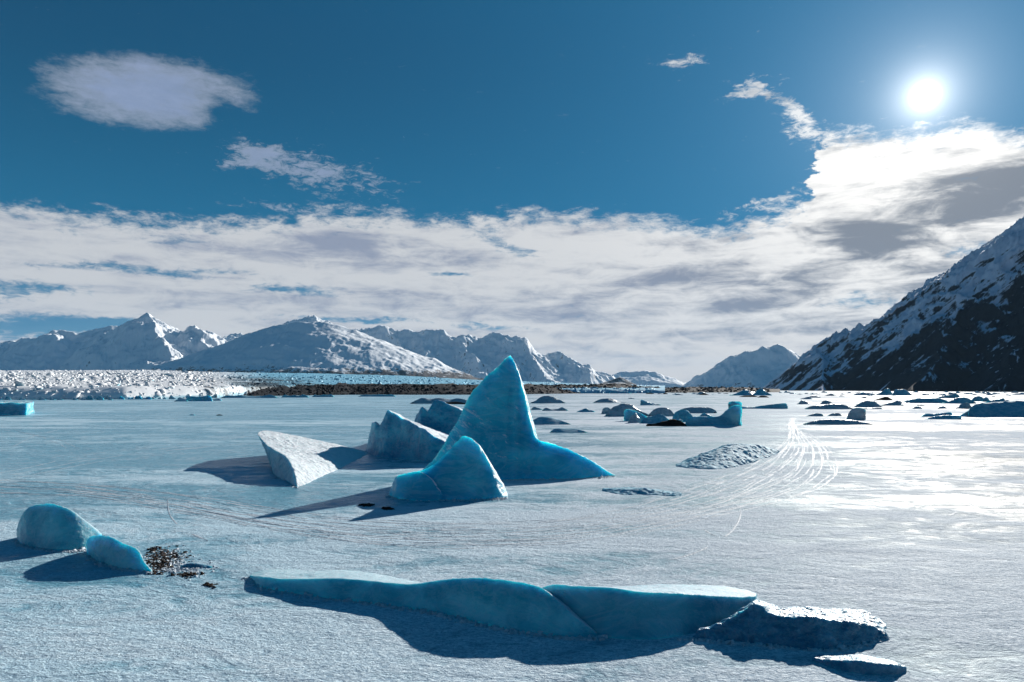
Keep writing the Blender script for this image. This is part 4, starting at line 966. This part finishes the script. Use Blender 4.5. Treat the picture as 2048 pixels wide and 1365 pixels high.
me = mesh_np('vehicle_tracks', np.concatenate(TV), np.array(TF), True)
link('vehicle_tracks', me, M['track'], kind='stuff')

# ------------------------------------------------------------------ grit, frozen snow chips and gravel
def litter(name, mat, spots, n, smin, smax, flat=0.5, **kw):
    xs, ys = [], []
    for (px, py, rx, ry, wgt) in spots:
        m_ = int(n * wgt)
        xs.append(px + R.normal(0, rx, m_)); ys.append(py + R.normal(0, ry, m_))
    xs = np.concatenate(xs); ys = np.maximum(np.concatenate(ys), 800)
    D = H * F / (ys - HY); X = (xs - CX) / F * D
    s_ = R.uniform(smin, smax, len(X)) * R.rand(len(X)) ** 0.7
    V, Fc = blocks(X, D, lake_z(X, D) + s_ * 0.15, s_, (1, 1, flat), 0.3)
    return link(name, mesh_np(name, V, Fc, False), mat, **kw)
litter('gravel', M['debris'], [(320, 1128, 14, 9, 0.55), (335, 1112, 18, 6, 0.25), (375, 1150, 14, 3, 0.1), (418, 1172, 6, 2, 0.05), (312, 1098, 8, 2, 0.05)], 1300, 0.015, 0.07, kind='stuff')
litter('snow_chips', M['track'], [(330, 1118, 26, 10, 0.4), (150, 1100, 16, 4, 0.2), (360, 1138, 30, 7, 0.4)], 1500, 0.015, 0.06, kind='stuff')
for (nm, lb, px, py, rx, ry) in [('rubble_patch', 'dark reddish rubble patch on the ice inside the fin shadow notch', 731, 1011, 8, 1.6), ('rubble_patch', 'dark rubble patch at the edge of the fin shadow, right of the reddish one', 776, 1018, 8, 1.8)]:
    litter(nm, M['debris'], [(px, py, rx * .6, ry * .6, 1)], 160, 0.03, 0.12, 0.4, label=lb, category='rubble')
S('ice_block', 'low bluish chunk lying behind the gravel right of the barrel-shaped block', 'ice block', 1137, [(360, 1133), (378, 1127), (398, 1128), (415, 1132), (424, 1136)], 'rough', 0.5, seed=92, amp=0.1)

# crumbs of snow and ice banked along the feet of the near bergs
spots = []
for st_, w_ in ((sA, 3.0), (sC, 3.0), (l1, 2.5), (l2, 2.5), (fin, 2.2), (sub, 2.2), (wedge, 2.0)):
    for a_, b_ in zip(st_[:-1], st_[1:]):
        for u_ in (0.0, 0.33, 0.66):
            spots.append((a_[0][0] * (1 - u_) + b_[0][0] * u_, a_[0][1] * (1 - u_) + b_[0][1] * u_ + 1, abs(b_[0][0] - a_[0][0]) * 0.2 + 2, w_ * 0.5, 1.0))
litter('snow_crumbs', M['track'], spots, 26, 0.012, 0.075, 0.6, kind='stuff')
